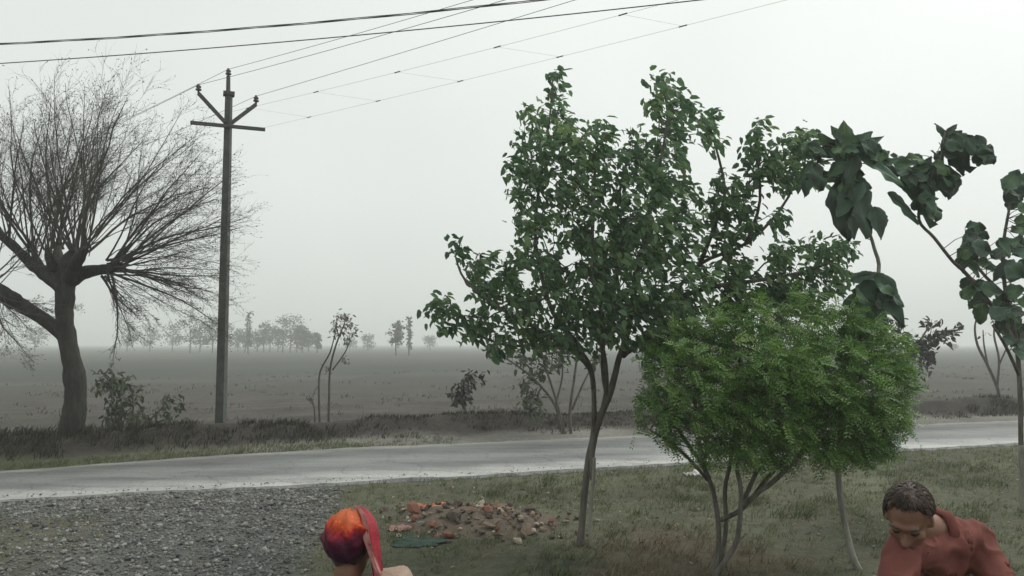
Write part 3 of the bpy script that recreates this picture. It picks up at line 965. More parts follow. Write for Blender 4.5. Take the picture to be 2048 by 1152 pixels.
P, Rr = catmull([RA(2047.5, 1030), RA(2044.5, 965), RA(2042.5, 890)], [7.6 * SR, 6.0 * SR, 5.4 * SR])
wp.tube(P, Rr, 8)
wp.build('whitewash', M['bark_pale'], root, True)
YQ = YR - .7
def QA(px, py, dy=0.0): return A(px, py, YQ + dy)
BL2 = [((1800, 335), (1878, 448), 78, .1, .42, (1845, 395)), ((1775, 385), (1842, 446), 26, .05, .3, (1838, 438)),
       ((1850, 360), (1912, 372), 38, 0, .25, (1850, 380)), ((1850, 350), (1900, 330), 34, 0, .2, (1860, 360)),
       ((1878, 285), (1950, 338), 78, -.05, .12, (1884, 300)), ((1945, 275), (1982, 318), 44, -.05, .1, (1886, 285)),
       ((1888, 275), (1872, 246), 18, 0, .2, (1889, 270)), ((1892, 270), (1915, 248), 16, 0, .2, (1889, 268)),
       ((1880, 330), (1866, 300), 22, 0, .2, (1880, 322)), ((1850, 380), (1800, 345), 44, .05, .35, (1848, 385)), ((1890, 290), (1925, 262), 36, -.02, .12, (1887, 290)),
       ((1855, 400), (1880, 440), 40, .02, .5, (1846, 395)), ((1870, 350), (1905, 395), 30, 0, .3, (1865, 355)), ((1840, 350), (1865, 312), 26, .04, .25, (1862, 352)), ((1900, 310), (1930, 350), 40, .03, .15, (1886, 305))]
for (b0, t0, wd, dy, ti, at_) in BL2:
    a_ = QA(*at_); b_ = QA(b0[0], b0[1], dy)
    petiole(a_, b_, big_leaf(b_, QA(t0[0], t0[1], dy - .06), wd * YQ / F * .95, ti, root))
LIMBP = A_LIMB
spray([(1800, 335, 14), (1838, 365, 22), (1860, 410, 20), (1900, 365, 18), (1930, 300, 24), (1962, 305, 14), (1835, 330, 12), (1880, 330, 14)], QA, YQ / F, LIMBP, root, 42, 4)
def lump_leaves(lst, cnt, size, parent):
    for (px, py, r) in lst:
        for k in range(cnt):
            th = random.random() * 6.28; rr = r * math.sqrt(random.random())
            x, y = px + rr * math.cos(th), py + rr * math.sin(th)
            dy = random.uniform(-.5, .5)
            ang = random.gauss(-.35, .75)
            l = size * random.uniform(.7, 1.25)
            b_ = RA(x, y, dy)
            tipv = RA(x + l * math.cos(ang), y - l * math.sin(ang), dy + random.uniform(-.1, .1))
            near = min(P_ALL, key=lambda q: (q - b_).length)
            petiole(near, b_, big_leaf(b_, tipv, l * SR * random.uniform(.55, .8), random.random() * .8, parent, sagk=.2), .005)
P_ALL = [Vector(v) for v in stem.V[::8]]
lump_leaves([(1930, 465, 18), (1925, 515, 26), (1960, 545, 38), (1945, 590, 30), (2000, 560, 40), (2010, 480, 26), (2045, 520, 36), (2035, 440, 26),
             (2040, 375, 18), (2012, 385, 8), (1990, 620, 34), (2040, 600, 40), (2090, 540, 45), (2110, 620, 45), (2020, 660, 26), (2080, 450, 34), (2035, 690, 16)], 6, 46, root)


# --- smaller trees and bushes on the far side of the road
def small_tree(name, label, base, stems, lumps, Y, cx, cy, a, b, depth, per_px, leaf, n, mats, group=None, rmin=.003, spread=.8, cat='tree', minfrac=.4):
    base = Vector(base)
    root = empty(name, (base.x, base.y, 0), label, cat, group)
    T = Tree()
    for pts, rr in stems:
        T.limb([A(p[0], p[1], Y + (p[2] if len(p) > 2 else 0)) for p in pts], [r * .62 * Y / F for r in rr], 6)
    ends = crown_points(lumps, Y, cx, cy, a, b, depth, per_px)
    res = T.grow(ends, bias=.2, rmin=rmin, minfrac=minfrac)
    T.limbs.build('trunk', M[mats[0]], root, True)
    T.tw.build('twigs', M[mats[1]], root)['kind'] = 'stuff'
    l = MB()
    leaf_clusters(l, res, n, leaf[0], leaf[1], spread)
    l.build('crown', M[mats[2]], root)
    return root


YV = G(657, 852).y
small_tree('thin_sapling', 'thin two stemmed sapling with small leafy top on the field edge past the pole', G(657, 852), [
    ([(657, 862), (658, 800), (660, 740), (672, 690), (690, 645)], (5, 4, 3.5, 3, 2)),
    ([(640, 858), (638, 800), (640, 745), (660, 705), (672, 660)], (4, 3.5, 3, 2.5, 1.5)),
    ([(630, 850), (628, 815), (618, 790)], (3, 2.5, 1.5)),
    ([(665, 740), (690, 705), (700, 680)], (2.5, 2, 1.5))],
    [(685, 648, 22), (670, 662, 12), (703, 660, 12), (692, 680, 10), (622, 800, 8), (690, 720, 8), (648, 735, 7)], YV, 680, 690, 70, 130, .4, .035, (.085, .042), 2.5, ('twig_far', 'twig_far', 'leaf_pale'), rmin=.003)
YV2 = G(1130, 868).y
small_tree('verge_tree', 'spreading many stemmed young tree across the road behind the forked trunk', G(1130, 868), [
    ([(1142, 876), (1140, 820), (1148, 760), (1155, 700), (1150, 650)], (6, 5, 4, 3.5, 2)),
    ([(1125, 874), (1112, 815), (1070, 760), (1010, 715), (950, 680), (900, 655)], (5, 5, 4, 3.5, 3, 1.5)),
    ([(1132, 874), (1112, 800), (1090, 730), (1075, 670)], (5, 4, 3.5, 2)),
    ([(1144, 820), (1165, 770), (1190, 720)], (4, 3, 2)),
    ([(1110, 812), (1125, 750), (1120, 690)], (4, 3, 2))],
    [(1040, 715, 22), (1070, 740, 22), (1100, 715, 26), (1060, 795, 22), (1075, 825, 14), (1120, 685, 26), (1148, 690, 22), (1045, 775, 12), (990, 690, 22), (1190, 720, 16)],
    YV2, 1090, 740, 150, 120, .7, .013, (.16, .08), 3, ('bark', 'twig', 'leaf_dull'), rmin=.005)
YV3 = G(925, 850).y
small_tree('low_verge_bush', 'small dark bush on a leaning stem across the road beside the earth bank', G(935, 852), [
    ([(935, 860), (930, 820), (922, 790), (930, 760), (950, 745)], (4, 3, 2.5, 2, 1.5))],
    [(920, 785, 22), (945, 758, 16), (905, 795, 12), (965, 752, 8)], YV3, 930, 775, 60, 50, .35, .022, (.16, .08), 3, ('twig', 'twig', 'leaf_dark'), cat='bush', rmin=.004)
YV4 = G(1998, 812).y
small_tree('bare_sapling', 'nearly bare grey sapling on the field edge beyond the whitewashed young tree', G(1998, 812), [
    ([(1998, 818), (1996, 780), (1975, 730), (1955, 690), (1950, 650), (1962, 618)], (6, 5, 4.5, 4, 3, 2)),
    ([(1994, 775), (1998, 720), (1988, 670), (1992, 640)], (4, 3.5, 3, 2)),
    ([(1976, 732), (1968, 690), (1966, 660)], (3, 2.5, 1.5)), ([(1998, 730), (2015, 690), (2018, 660)], (3, 2.5, 1.5))],
    [(1962, 620, 14), (1990, 645, 10), (2016, 665, 10), (1968, 665, 8)], YV4, 1985, 700, 60, 110, .4, .012, (.13, .06), 1.5, ('twig_far', 'twig_far', 'leaf_far'), rmin=.004)
YV5 = G(1815, 838).y
small_tree('hidden_tree', 'dark leafed tree across the road with one side branch showing past the feathery shrub', G(1815, 838), [
    ([(1815, 845), (1812, 790), (1815, 730), (1835, 690), (1860, 650)], (7, 6, 5, 4, 2)),
    ([(1820, 715), (1860, 690), (1900, 668), (1925, 665)], (4, 3, 2.5, 1.5)), ([(1813, 780), (1835, 745), (1850, 720)], (3, 2.5, 1.5)),
    ([(1815, 730), (1790, 690), (1780, 650)], (4, 3, 2))],
    [(1862, 648, 14), (1848, 690, 26), (1885, 672, 18), (1912, 666, 12), (1840, 722, 16), (1832, 752, 12), (1820, 690, 26), (1785, 660, 28), (1860, 710, 12)], YV5, 1840, 700, 110, 90, .7, .014, (.2, .1), 3.2, ('bark', 'twig', 'leaf_dark'), rmin=.005)
YB = G(262, 893).y + .6
small_tree('verge_shrub', 'loose grey green shrub growing right behind the pollarded trunk', G(255, 885), [
    ([(240, 890), (235, 850), (225, 800), (215, 755)], (5, 4, 3, 2)), ([(245, 890), (265, 830), (265, 780)], (4, 3, 2)), ([(250, 890), (300, 840), (340, 800)], (4, 3, 2)),
    ([(244, 890), (280, 860), (310, 850)], (4, 3, 2))],
    [(213, 760, 24), (245, 775, 28), (235, 810, 24), (275, 790, 16), (345, 805, 20), (325, 830, 16), (240, 840, 30), (285, 855, 32), (330, 862, 30), (210, 850, 20), (370, 868, 18)], YB, 275, 815, 120, 85, .7, .014, (.14, .06), 3.2, ('twig', 'twig', 'leaf_dull'), cat='shrub', minfrac=.3)
YB2 = G(20, 905).y + .3
small_tree('dry_bush', 'low dark dry bush at the foot of the pollarded tree on its open side', G(30, 900), [
    ([(30, 915), (25, 890), (15, 870)], (4, 3, 2)), ([(30, 915), (45, 890), (60, 875)], (4, 3, 2)), ([(25, 915), (0, 890), (-20, 880)], (4, 3, 2))],
    [(15, 885, 22), (50, 885, 20), (-15, 890, 20), (75, 895, 12), (30, 900, 20)], YB2, 30, 890, 70, 35, .4, .02, (.1, .04), 4, ('twig', 'twig', 'weed'), cat='bush', minfrac=.1)

# ------------------------------------------------------------------ far trees across the fields
fars = [  # px centre, base-to-top y, distance, half width px, kind label
    (497, 622, 690, 150, 10, 'tall narrow hazy tree far across the field', 1),
    (580, 632, 690, 170, 30, 'widest rounded hazy tree in the far line across the field', 0),
    (540, 655, 692, 190, 20, 'low hazy tree leaning on the widest far tree', 0),
    (515, 662, 692, 190, 14, None, 0), (556, 660, 692, 190, 14, None, 0), (605, 655, 692, 170, 16, None, 0),
    (634, 667, 692, 170, 9, None, 0), (490, 658, 692, 175, 16, None, 0), (528, 648, 692, 180, 18, None, 0), (566, 640, 692, 180, 20, None, 0), (594, 645, 692, 180, 18, None, 0), (618, 662, 692, 185, 12, None, 0), (455, 652, 692, 180, 16, None, 0), (400, 640, 692, 180, 20, None, 0), (476, 660, 692, 200, 14, None, 0),
    (792, 640, 690, 130, 14, 'small lopsided hazy tree alone on the far field edge', 0),
    (818, 632, 690, 130, 8, 'thin hazy tree leaning beside the lopsided far one', 1),
    (380, 625, 692, 160, 24, 'hazy tree far across the field seen through the bare twigs', 0),
    (425, 630, 692, 165, 22, 'hazy far tree just short of the concrete pole', 0),
    (345, 648, 692, 190, 20, None, 0), (300, 655, 692, 200, 18, None, 0), (255, 650, 692, 200, 20, None, 0), (70, 655, 692, 190, 22, None, 0),
    (735, 672, 692, 220, 14, None, 0), (700, 676, 692, 240, 16, None, 0), (860, 674, 692, 240, 14, None, 0), (1905, 690, 696, 240, 8, None, 0)]
for (px, y0, y1, Y, hw, lab, kind) in fars:
    bx = A(px, 690, Y)
    root = empty('far_tree', (bx.x, Y, 0), lab or 'small hazy bushy tree in the far line across the field', 'tree', None if lab else 'bushy trees on the far field edge')
    if not lab: root['group'] = 'bushy trees on the far field edge'
    top = A(px, y0, Y).z
    wdt = hw * Y / F
    t = MB(); c = MB()
    t.tube([Vector((bx.x, Y, -.1)), Vector((bx.x + random.uniform(-.2, .2), Y, top * .35)), Vector((bx.x + random.uniform(-.3, .3), Y, top * .8))], [.16, .11, .03], 6)
    for k in range(6):
        a = random.random() * 6.28
        s0 = Vector((bx.x, Y, top * random.uniform(.25, .55)))
        t.tube([s0, s0 + Vector((math.cos(a) * wdt * .7, math.sin(a) * wdt * .7, top * .25))], [.06, .02], 4)
    t.build('trunk', M['twig_far'], root)
    nl = 20 if kind == 0 else 9
    for k in range(nl):
        fz = random.uniform(.26, .98) if kind == 0 else (k + .5) / nl * .8 + .18
        rr = wdt * (1 - abs(fz - .65) * 1.2) if kind == 0 else wdt * random.uniform(.5, .9)
        a = random.random() * 6.28
        rad_ = rr * math.sqrt(random.random()) * (1 if kind == 0 else .4)
        cc = Vector((bx.x + math.cos(a) * rad_, Y + math.sin(a) * rad_, top * fz))
        for q in range(26):
            p = cc + Vector((random.gauss(0, 1), random.gauss(0, 1), random.gauss(0, .8))) * wdt * .24
            dd = Vector((random.gauss(.5, 1), random.gauss(0, 1), random.gauss(0, .7))).normalized()
            c.leaf(p, dd, Vector((random.gauss(0, 1), random.gauss(0, 1), 1)), .42, .26, random.random())
    c.build('crown', M['leaf_far'], root)

# ------------------------------------------------------------------ the pole and the wires
pbp = G(455, 876, 0)
YPO = pbp.y
SP = YPO / F
def OA(px, py, dy=0.0): return A(px, py, YPO + dy)
px0 = OA(455, 300).x


def make_pole(loc, label, group=None):
    loc = Vector(loc)
    root = empty('utility_pole', loc, label, 'utility pole', group)
    zt = OA(453, 188).z
    m = MB()
    # tapered rectangular concrete shaft
    w0, w1, d0, d1 = 8.2 * SP, 5.6 * SP, .1, .06
    ids = []
    for z, a_, b_ in ((-.3, w0, d0), (2, w0 * .93, d0 * .92), (4.2, w0 * .84, d0 * .82), (zt, w1, d1)):
        ids.append([m.vert(loc + Vector((sx * a_, sy * b_, z))) for sx, sy in ((-1, -1), (1, -1), (1, 1), (-1, 1))])
    for i in range(3):
        for k in range(4):
            m.Fc.append((ids[i][k], ids[i][(k + 1) % 4], ids[i + 1][(k + 1) % 4], ids[i + 1][k]))
    m.Fc.append(tuple(ids[3])); m.Fc.append(tuple(reversed(ids[0])))
    m.build('shaft', M['concrete'], root)
    bar = Vector((.93, .37, 0)).normalized()
    per = Vector((-.37, .93, 0)).normalized()
    up = Vector((0, 0, 1))
    zc = OA(453, 255).z
    z_ = lambda py: OA(453, py).z
    cb = MB()
    cb.box(loc + Vector((0, 0, zc)) - per * .11, bar * .72, per * .03, up * .033)
    cb.build('cross_bar', M['steel'], root)
    cl = MB(); cl.box(loc + Vector((0, 0, z_(188))), bar * .11, per * .1, up * .035); cl.build('top_clamp', M['steel'], root)
    tips = []
    for sgn, tipz, off in ((-1, 196, 55), (1, 206, 50)):
        b0 = loc + Vector((0, 0, z_(248))) + bar * sgn * .06 - per * .1
        t0 = loc + Vector((0, 0, z_(tipz))) + bar * sgn * off * SP * 1.05 - per * .1
        ar = MB()
        ax = (t0 - b0) * .5
        sd2 = ax.cross(per).normalized()
        ar.box((b0 + t0) * .5, ax, per * .028, sd2 * .036)
        ar.build('arm', M['steel'], root)
        tips.append(t0)
    # top post
    tp = MB(); pz = loc + Vector((-.015, 0, z_(188))); tp.tube([pz, loc + Vector((-.02, 0, z_(152)))], [.045, .04], 8); tp.build('top_post', M['steel'], root)
    ins = []
    for t0 in (tips[0], tips[1], loc + Vector((-.02, 0, z_(155)))):
        i_ = MB()
        prof = [(0, .02), (.05, .02), (.06, .055), (.085, .06), (.1, .035), (.12, .05), (.145, .052), (.165, .03), (.185, .03), (.195, .012)]
        i_.tube([t0 + up * h for h, r in prof], [r for h, r in prof], 10)
        i_.build('insulator', M['porcelain'], root, True)
        ins.append(t0 + up * .175)
    low = [loc + Vector((0, 0, zc + .04)) + bar * s_ * .7 - per * .11 for s_ in (-1, 1)]
    return ins, low


P0 = Vector((px0, YPO, 0))
ins, low = make_pole(P0, 'grey concrete power pole with forked arms and cross bar beside the pollarded tree')
LD = Vector((.78, -.63, 0)).normalized()
LB = Vector((-.80, .60, 0)).normalized()
SPAN = 42.0
P1 = P0 + LD * SPAN
P2 = P0 + LB * SPAN
ins1, low1 = make_pole(P1, 'grey concrete power pole carrying the line onward behind the people', 'neighbouring poles of the power line')
ins2, low2 = make_pole(P2, 'grey concrete power pole carrying the line away behind the pollarded tree', 'neighbouring poles of the power line')


def span_points(a, b, sag, n=40):
    return [a.lerp(b, i / n) + Vector((0, 0, -4 * sag * (i / n) * (1 - i / n))) for i in range(n + 1)]


def sag_through(a, b, px, py):
    """sag (m) for which the span a-b passes the given pixel"""
    best = None
    for s in np.linspace(0, 3, 121):
        for i in range(1, 60):
            p = a.lerp(b, i / 100)
            p = p + Vector((0, 0, -4 * s * (i / 100) * (1 - i / 100)))
            v = p - Vector((0, 0, HCAM))
            dpt = v.dot(_fwd)
            if dpt < .5: continue
            x = 1024 + F * v.x / dpt; y = 576 - F * v.dot(_up) / dpt
            e = math.hypot(x - px, y - py)
            if best is None or e < best[0]: best = (e, s)
    return best


exits = [(1010, 0), (1175, 0), (965, 0)]
names = ['wire from the fork arm nearer the bare twigs', 'wire from the fork arm nearer the green tree', 'wire from the very tip of the pole']
for i in range(3):
    e, s = sag_through(ins[i], ins1[i], *exits[i])
    print('wire', i, e, s)
    m = MB(); m.tube(span_points(ins[i], ins1[i], s), .0045, 5)
    o = m.build('power_wire', M['wire_dark'])
    tag(o, 'dark power ' + names[i] + ', rising over the road', 'wire', 'power line wires')
    m = MB(); m.tube(span_points(ins[i], ins2[i], 1.0), .0045, 5)
    o = m.build('power_wire', M['wire'])
    tag(o, 'power ' + names[i] + ', running off behind the twigs', 'wire', 'power line wires')
lowpts = []
for i, ex in enumerate([(1090, 70), (1195, 100)]):
    e, s = sag_through(low[i], low1[i], *ex)
    print('low', i, e, s)
    pts = span_points(low[i], low1[i], s, 84)
    m = MB(); m.tube(pts, .0019, 5)
    o = m.build('spaced_wire', M['wire'])
    tag(o, ('faint spaced wire from the bar end by the bare twigs' if i == 0 else 'faint spaced wire from the bar end by the open sky'), 'wire', 'low spaced wires')
    lowpts.append(pts)
for k in range(4, 24, 4):
    a_ = lowpts[0][k]
    b_ = min(lowpts[1], key=lambda q: (q - a_).length)
    m = MB()
    m.tube([a_, b_], .0011, 4)
    m.tube([a_ - LD * .06, a_ + LD * .06], .009, 5)
    m.tube([b_ - LD * .06, b_ + LD * .06], .009, 5)
    o = m.build('wire_spacer', M['wire_dark'])
    tag(o, 'thin spacer rod tying the two faint lower wires together', 'wire spacer', 'spacer rods between the low wires')
# the nearer line passing in front
WZ = 6.45
def HA(px, py, z): return G(px, py, z)
for j, (pa, pb2, rr, lab) in enumerate([((0, 88), (1080, 0), .012, 'thick dark twisted cable bundle crossing above the pole'),
                                        ((0, 127), (1400, 0), .0085, 'single lower cable crossing above the pole under the thick bundle')]):
    a_ = HA(*pa, WZ); b_ = HA(*pb2, WZ)
    d = (b_ - a_)
    a2 = a_ - d.normalized() * 14; b2 = b_ + d.normalized() * 24
    n_ = 90
    pts = []
    for i in range(n_ + 1):
        t = i / n_
        p = a2.lerp(b2, t)
        q = (p - a_).dot(d) / d.length_squared
        pts.append(p + Vector((0, 0, .26 * q * (q - 1))))
    m = MB()
    if j == 0:
        for s_ in range(3):
            m.tube([p + Vector((.0, .010 * math.sin(i * .7 + s_ * 2.09), .012 * math.cos(i * .7 + s_ * 2.09))) for i, p in enumerate(pts)], .0062, 5)
    else:
        m.tube(pts, rr, 5)
    o = m.build('overhead_cable', M['wire_dark'])
    tag(o, lab, 'cable', 'cables of the nearer line')

# ------------------------------------------------------------------ loose ground things
def rock_mesh(name, seed, sub=1, sq=(1, .8, .6), jag=.28):
    rr = random.Random(seed)
    bm = bmesh.new()
    bmesh.ops.create_icosphere(bm, subdivisions=sub, radius=1.0)
    for v in bm.verts:
        k = 1 + rr.uniform(-jag, jag)
        v.co = Vector((v.co.x * sq[0] * k, v.co.y * sq[1] * k, v.co.z * sq[2] * k))
    me = bpy.data.meshes.new(name)
    bm.to_mesh(me); bm.free()
    return me


def gz(x, y): return ground_z(x, y)


# gravel: three hundred largest stones as pieces, the rest as one mass
gc = G(420, 1060)
gravel = MB()
base_rocks = []
for i in range(8):
    m_ = rock_mesh('tmp', 100 + i)
    base_rocks.append((np.array([v.co[:] for v in m_.vertices]), [tuple(p.vertices) for p in m_.polygons]))
    bpy.data.meshes.remove(m_)
spots = []
tries = 0
while len(spots) < 17000 and tries < 110000:
    tries += 1
    x = random.uniform(-8.5, -.9); y = random.uniform(5.2, 10.6)
    if x < -0.66 * y - .6: continue
    if random.random() < gravel_amount(x, y) and float(near_y(x)) - y > .04:
        spots.append((x, y, max(.008, random.lognormvariate(math.log(.0112), .45))))
spots.sort(key=lambda s: -s[2] / max(s[1], 6))
big = [s for s in spots if s[1] > 6.3 and s[1] * .64 > abs(s[0])][:290]
bigset = set(big)
for (x, y, r) in spots:
    if (x, y, r) in bigset: continue
    vv, ff = base_rocks[random.randrange(8)]
    a = random.random() * 6.28
    ca_, sa_ = math.cos(a), math.sin(a)
    o0 = len(gravel.V)
    z0 = gz(x, y) + r * .35
    t = random.random()
    for v in vv:
        gravel.V.append((x + (v[0] * ca_ - v[1] * sa_) * r, y + (v[0] * sa_ + v[1] * ca_) * r, z0 + v[2] * r)); gravel.T.append(t)
    gravel.Fc += [tuple(o0 + i for i in f) for f in ff]
for k in range(380):
    x = random.uniform(-9, 3)
    y = float(near_y(x)) + random.gauss(.0, .13)
    if random.random() < (x + 2) / 5: continue
    r = random.uniform(.006, .016)
    vv, ff = base_rocks[random.randrange(8)]
    o0 = len(gravel.V); t = random.random()
    z0 = (.02 if y > float(near_y(x)) else -.02) + r * .3
    for v in vv:
        gravel.V.append((x + v[0] * r, y + v[1] * r, z0 + v[2] * r)); gravel.T.append(t)
    gravel.Fc += [tuple(o0 + i for i in f) for f in ff]
groot = empty('gravel_spread', (gc.x, gc.y, 0), 'spread of loose grey crushed stone between the road and the person in the red scarf', 'gravel')
groot['kind'] = 'structure'
gv = gravel.build('gravel', M['stone'], groot)
gv['kind'] = 'stuff'
smesh = []
for i in range(9):
    m_ = rock_mesh('stone', 200 + i)
    m_.materials.append(M[('stone_a', 'stone_b', 'stone_c')[i % 3]])
    smesh.append(m_)
for i, (x, y, r) in enumerate(big):
    o = bpy.data.objects.new('stone', smesh[random.randrange(9)])
    o.scale = (r * .88,) * 3
    o.rotation_euler = (random.uniform(-.4, .4), random.uniform(-.4, .4), random.random() * 6.28)
    COL.objects.link(o)
    o.parent = groot
    o.location = Vector((x, y, gz(x, y) + r * .5)) - groot.location

# rubble heap
rc = G(960, 1045)
rroot = empty('rubble_heap', (rc.x, rc.y, 0), 'low heap of broken tan and brown brick rubble on the grass', 'rubble')
mound = MB()
def mound_h(x, y):
    return .11 * math.exp(-(((x - rc.x - .12) / .55) ** 2 + ((y - rc.y) / .55) ** 2)) + .09 * math.exp(-(((x - rc.x + .5) / .4) ** 2 + ((y - rc.y - .2) / .45) ** 2))
N = 26
for j in range(N + 1):
    for i in range(N + 1):
        x = rc.x - 1.3 + 2.6 * i / N; y = rc.y - 1.1 + 2.2 * j / N
        mound.vert((x, y, gz(x, y) - .012 + mound_h(x, y) * (1 + .5 * fbm(x, y, 4, 2)) - .06 * max(0, math.hypot((x - rc.x) / 1.15, (y - rc.y) / .95) + .25 * fbm(x, y, 2.2, 6) - .62)))
for j in range(N):
    for i in range(N):
        a = j * (N + 1) + i
        mound.Fc.append((a, a + 1, a + N + 2, a + N + 1))
mound.build('earth', rough_mat('heap_earth', (0.075, 0.06, 0.045), (0.135, 0.11, 0.082), 12, .95, .6, 40), rroot, True)
rmesh = []
for i in range(12):
    m_ = rock_mesh('rubble_piece', 300 + i, 1, (1, .75, .5) if i % 3 else (1.1, .7, .3), .32)
    m_.materials.append(M[('rub_a', 'rub_b', 'rub_d', 'rub_a', 'rub_c', 'rub_d')[i % 6]])
    rmesh.append(m_)
for k in range(300):
    x = rc.x + random.gauss(-.05, .6); y = rc.y + random.gauss(0, .55)
    h = mound_h(x, y)
    if abs(x - rc.x) > 1.25 or abs(y - rc.y) > 1.05: continue
    r = random.lognormvariate(math.log(.028), .5)
    o = bpy.data.objects.new('rubble_piece', rmesh[random.randrange(12)])
    o.scale = (r, r, r)
    o.rotation_euler = (random.uniform(-.7, .7), random.uniform(-.7, .7), random.random() * 6.28)
    COL.objects.link(o)
    o.parent = rroot
    o.location = Vector((x, y, gz(x, y) + h + r * .25)) - rroot.location


def rag(name, c, sx, sy, mat, label, cat, h=.03, seed=0, rot=0.0, group=None):
    """crumpled sheet lying on the ground, with thickness"""
    c = Vector(c)
    mb = MB(); n = 12
    ca_, sa_ = math.cos(rot), math.sin(rot)
    idx = {}
    for L_ in (0, 1):
        for j in range(n + 1):
            for i in range(n + 1):
                u, v = 2 * i / n - 1, 2 * j / n - 1
                rr = 1 + .55 * vnoise(u, v, 1.3, seed + 5) + .3 * vnoise(u, v, 3.1, seed + 9)
                x = sx * u * rr * math.sqrt(1 - v * v * .4); y = sy * v * rr * math.sqrt(1 - u * u * .4)
                X, Y = c.x + x * ca_ - y * sa_, c.y + x * sa_ + y * ca_
                z = gz(X, Y) + .006 + h * max(0, .4 + vnoise(u, v, 2.2, seed) + .5 * vnoise(u, v, 5, seed + 1)) * (1 - .5 * (u * u + v * v) * .5)
                idx[L_, i, j] = mb.vert((X, Y, z - .003 * L_))
    for j in range(n):
        for i in range(n):
            q = [(i, j), (i + 1, j), (i + 1, j + 1), (i, j + 1)]
            mb.Fc.append(tuple(idx[0, a, b] for a, b in q))
            mb.Fc.append(tuple(idx[1, a, b] for a, b in reversed(q)))
    for k in range(n):
        for (a, b) in (((k, 0), (k + 1, 0)), ((k + 1, n), (k, n)), ((0, k + 1), (0, k)), ((n, k), (n, k + 1))):
            mb.Fc.append((idx[0, a[0], a[1]], idx[1, a[0], a[1]], idx[1, b[0], b[1]], idx[0, b[0], b[1]]))
    o = mb.build(name, mat, None, True)
    return tag(o, label, cat, group)


cl = lambda n_, a, b, rg=.8: rough_mat(n_, a, b, 9, rg, .2, 50)
rag('cloth_scrap', G(868, 1018), .2, .14, cl('rag_orange', (.32, .09, .045), (.45, .17, .1)), 'crumpled orange red cloth scrap lying beside the rubble', 'rag', .06, 1)
rag('plastic_sheet', G(835, 1088), .22, .17, cl('rag_green', (.018, .04, .03), (.03, .066, .047), .8), 'dull green plastic sheet lying flat next to the red scarf', 'plastic sheet', .03, 2)
rag('plastic_bag', G(1385, 951), .12, .1, cl('rag_white', (.45, .46, .45), (.62, .62, .6), .5), 'crumpled white plastic bag lying at the road edge by the shrub', 'plastic bag', .09, 3)
rag('cloth_scrap', G(905, 1040), .2, .12, cl('rag_grey', (.16, .15, .16), (.26, .24, .26)), 'dusty mauve grey rag lying against the rubble', 'rag', .06, 4, .4)
rag('cloth_scrap', G(845, 1050), .17, .12, cl('rag_blue', (.11, .14, .15), (.19, .23, .23)), 'pale blue grey rag lying above the green plastic sheet', 'rag', .05, 5, -.3)
rag('paper_scrap', G(800, 1062), .12, .09, cl('rag_pink', (.2, .11, .1), (.3, .17, .15)), 'faded pink paper scrap lying just behind the red scarf', 'paper', .04, 6, .2)

# grass, straw, weeds
gr = MB()
def blade(mb, x, y, z, h, wd, tint, lean=.5):
    a = random.random() * 6.28
    d = Vector((math.cos(a), math.sin(a), 0))
    ln = Vector((random.gauss(.35, .5), random.gauss(0, .5), 0)) * h * lean
    p = Vector((x, y, z - .01))
    i0 = mb.vert(p - d * wd, tint); i1 = mb.vert(p + d * wd, tint)
    m_ = p + ln * .4 + Vector((0, 0, h * .6))
    i2 = mb.vert(m_ + d * wd * .7, tint); i3 = mb.vert(m_ - d * wd * .7, tint)
    i4 = mb.vert(p + ln + Vector((0, 0, h)), tint)
    mb.Fc += [(i0, i1, i2, i3), (i3, i2, i4)]


stw = MB()
cnt = 0
for k in range(14000):
    x = random.uniform(-8, 11); y = random.uniform(5.4, 15)
    if abs(x) > y * .72 + .5: continue
    d = float(near_y(x)) - y
    if d < .12: continue
    g = gravel_amount(x, y)
    if random.random() < g * 1.15: continue
    dens = .62 + .8 * fbm(x, y, .8, 11)
    if random.random() > dens: continue
    if math.hypot(x - rc.x, y - rc.y) < .55 and random.random() < .8: continue
    z = gz(x, y)
    dry = max((1 - math.hypot(x - p.x, (y - p.y) * .8) / (r * 1.25)) for p, r in DRY)
    t0 = random.gauss(.5, .2)
    for q in range(8):
        xx, yy = x + random.gauss(0, .035), y + random.gauss(0, .035)
        if random.random() < dry * 1.6:
            blade(stw, xx, yy, z, random.uniform(.04, .13), .004, min(1, max(0, random.gauss(.5, .25))), 1.3)
        else:
            blade(gr, xx, yy, z, random.uniform(.025, .075), .0045, min(1, max(0, t0 + random.gauss(0, .15))), 1.0)
for k in range(420):
    x = random.uniform(-2.5, 10); y = random.uniform(5.6, 14)
    d = float(near_y(x)) - y
    if abs(x) > y * .72 + .4 or d < .25 or gravel_amount(x, y) > .2 or fbm(x, y, .6, 51) < .02: continue
    if math.hypot(x - rc.x, y - rc.y) < .6: continue
    z = gz(x, y); t0 = random.gauss(.25, .2); rr_ = random.uniform(.04, .12)
    for q in range(34):
        blade(gr, x + random.gauss(0, rr_), y + random.gauss(0, rr_), z, random.uniform(.03, .12), .006, min(1, max(0, t0 + random.gauss(0, .15))), 1.1)
lit = MB()
for k in range(2600):
    x = random.uniform(-2.6, 10); y = random.uniform(5.6, 14)
    d = float(near_y(x)) - y
    if abs(x) > y * .72 + .4 or d < .1 or fbm(x, y, .9, 61) < -.05: continue
    p = Vector((x, y, gz(x, y) + random.uniform(.006, .03)))
    a = random.random() * 6.28
    lit.leaf(p, Vector((math.cos(a), math.sin(a), random.gauss(0, .3))), Vector((random.gauss(0, .4), random.gauss(0, .4), 1)), random.uniform(.025, .07), random.uniform(.012, .035), random.random(), .2, .3)
tag(lit.build('leaf_litter', M['litter']), 'pale dry leaf litter scattered over the grass', 'leaf litter', kind='stuff')
tag(gr.build('grass', M['grass']), 'short patchy olive grass on the near verge', 'grass', kind='stuff')
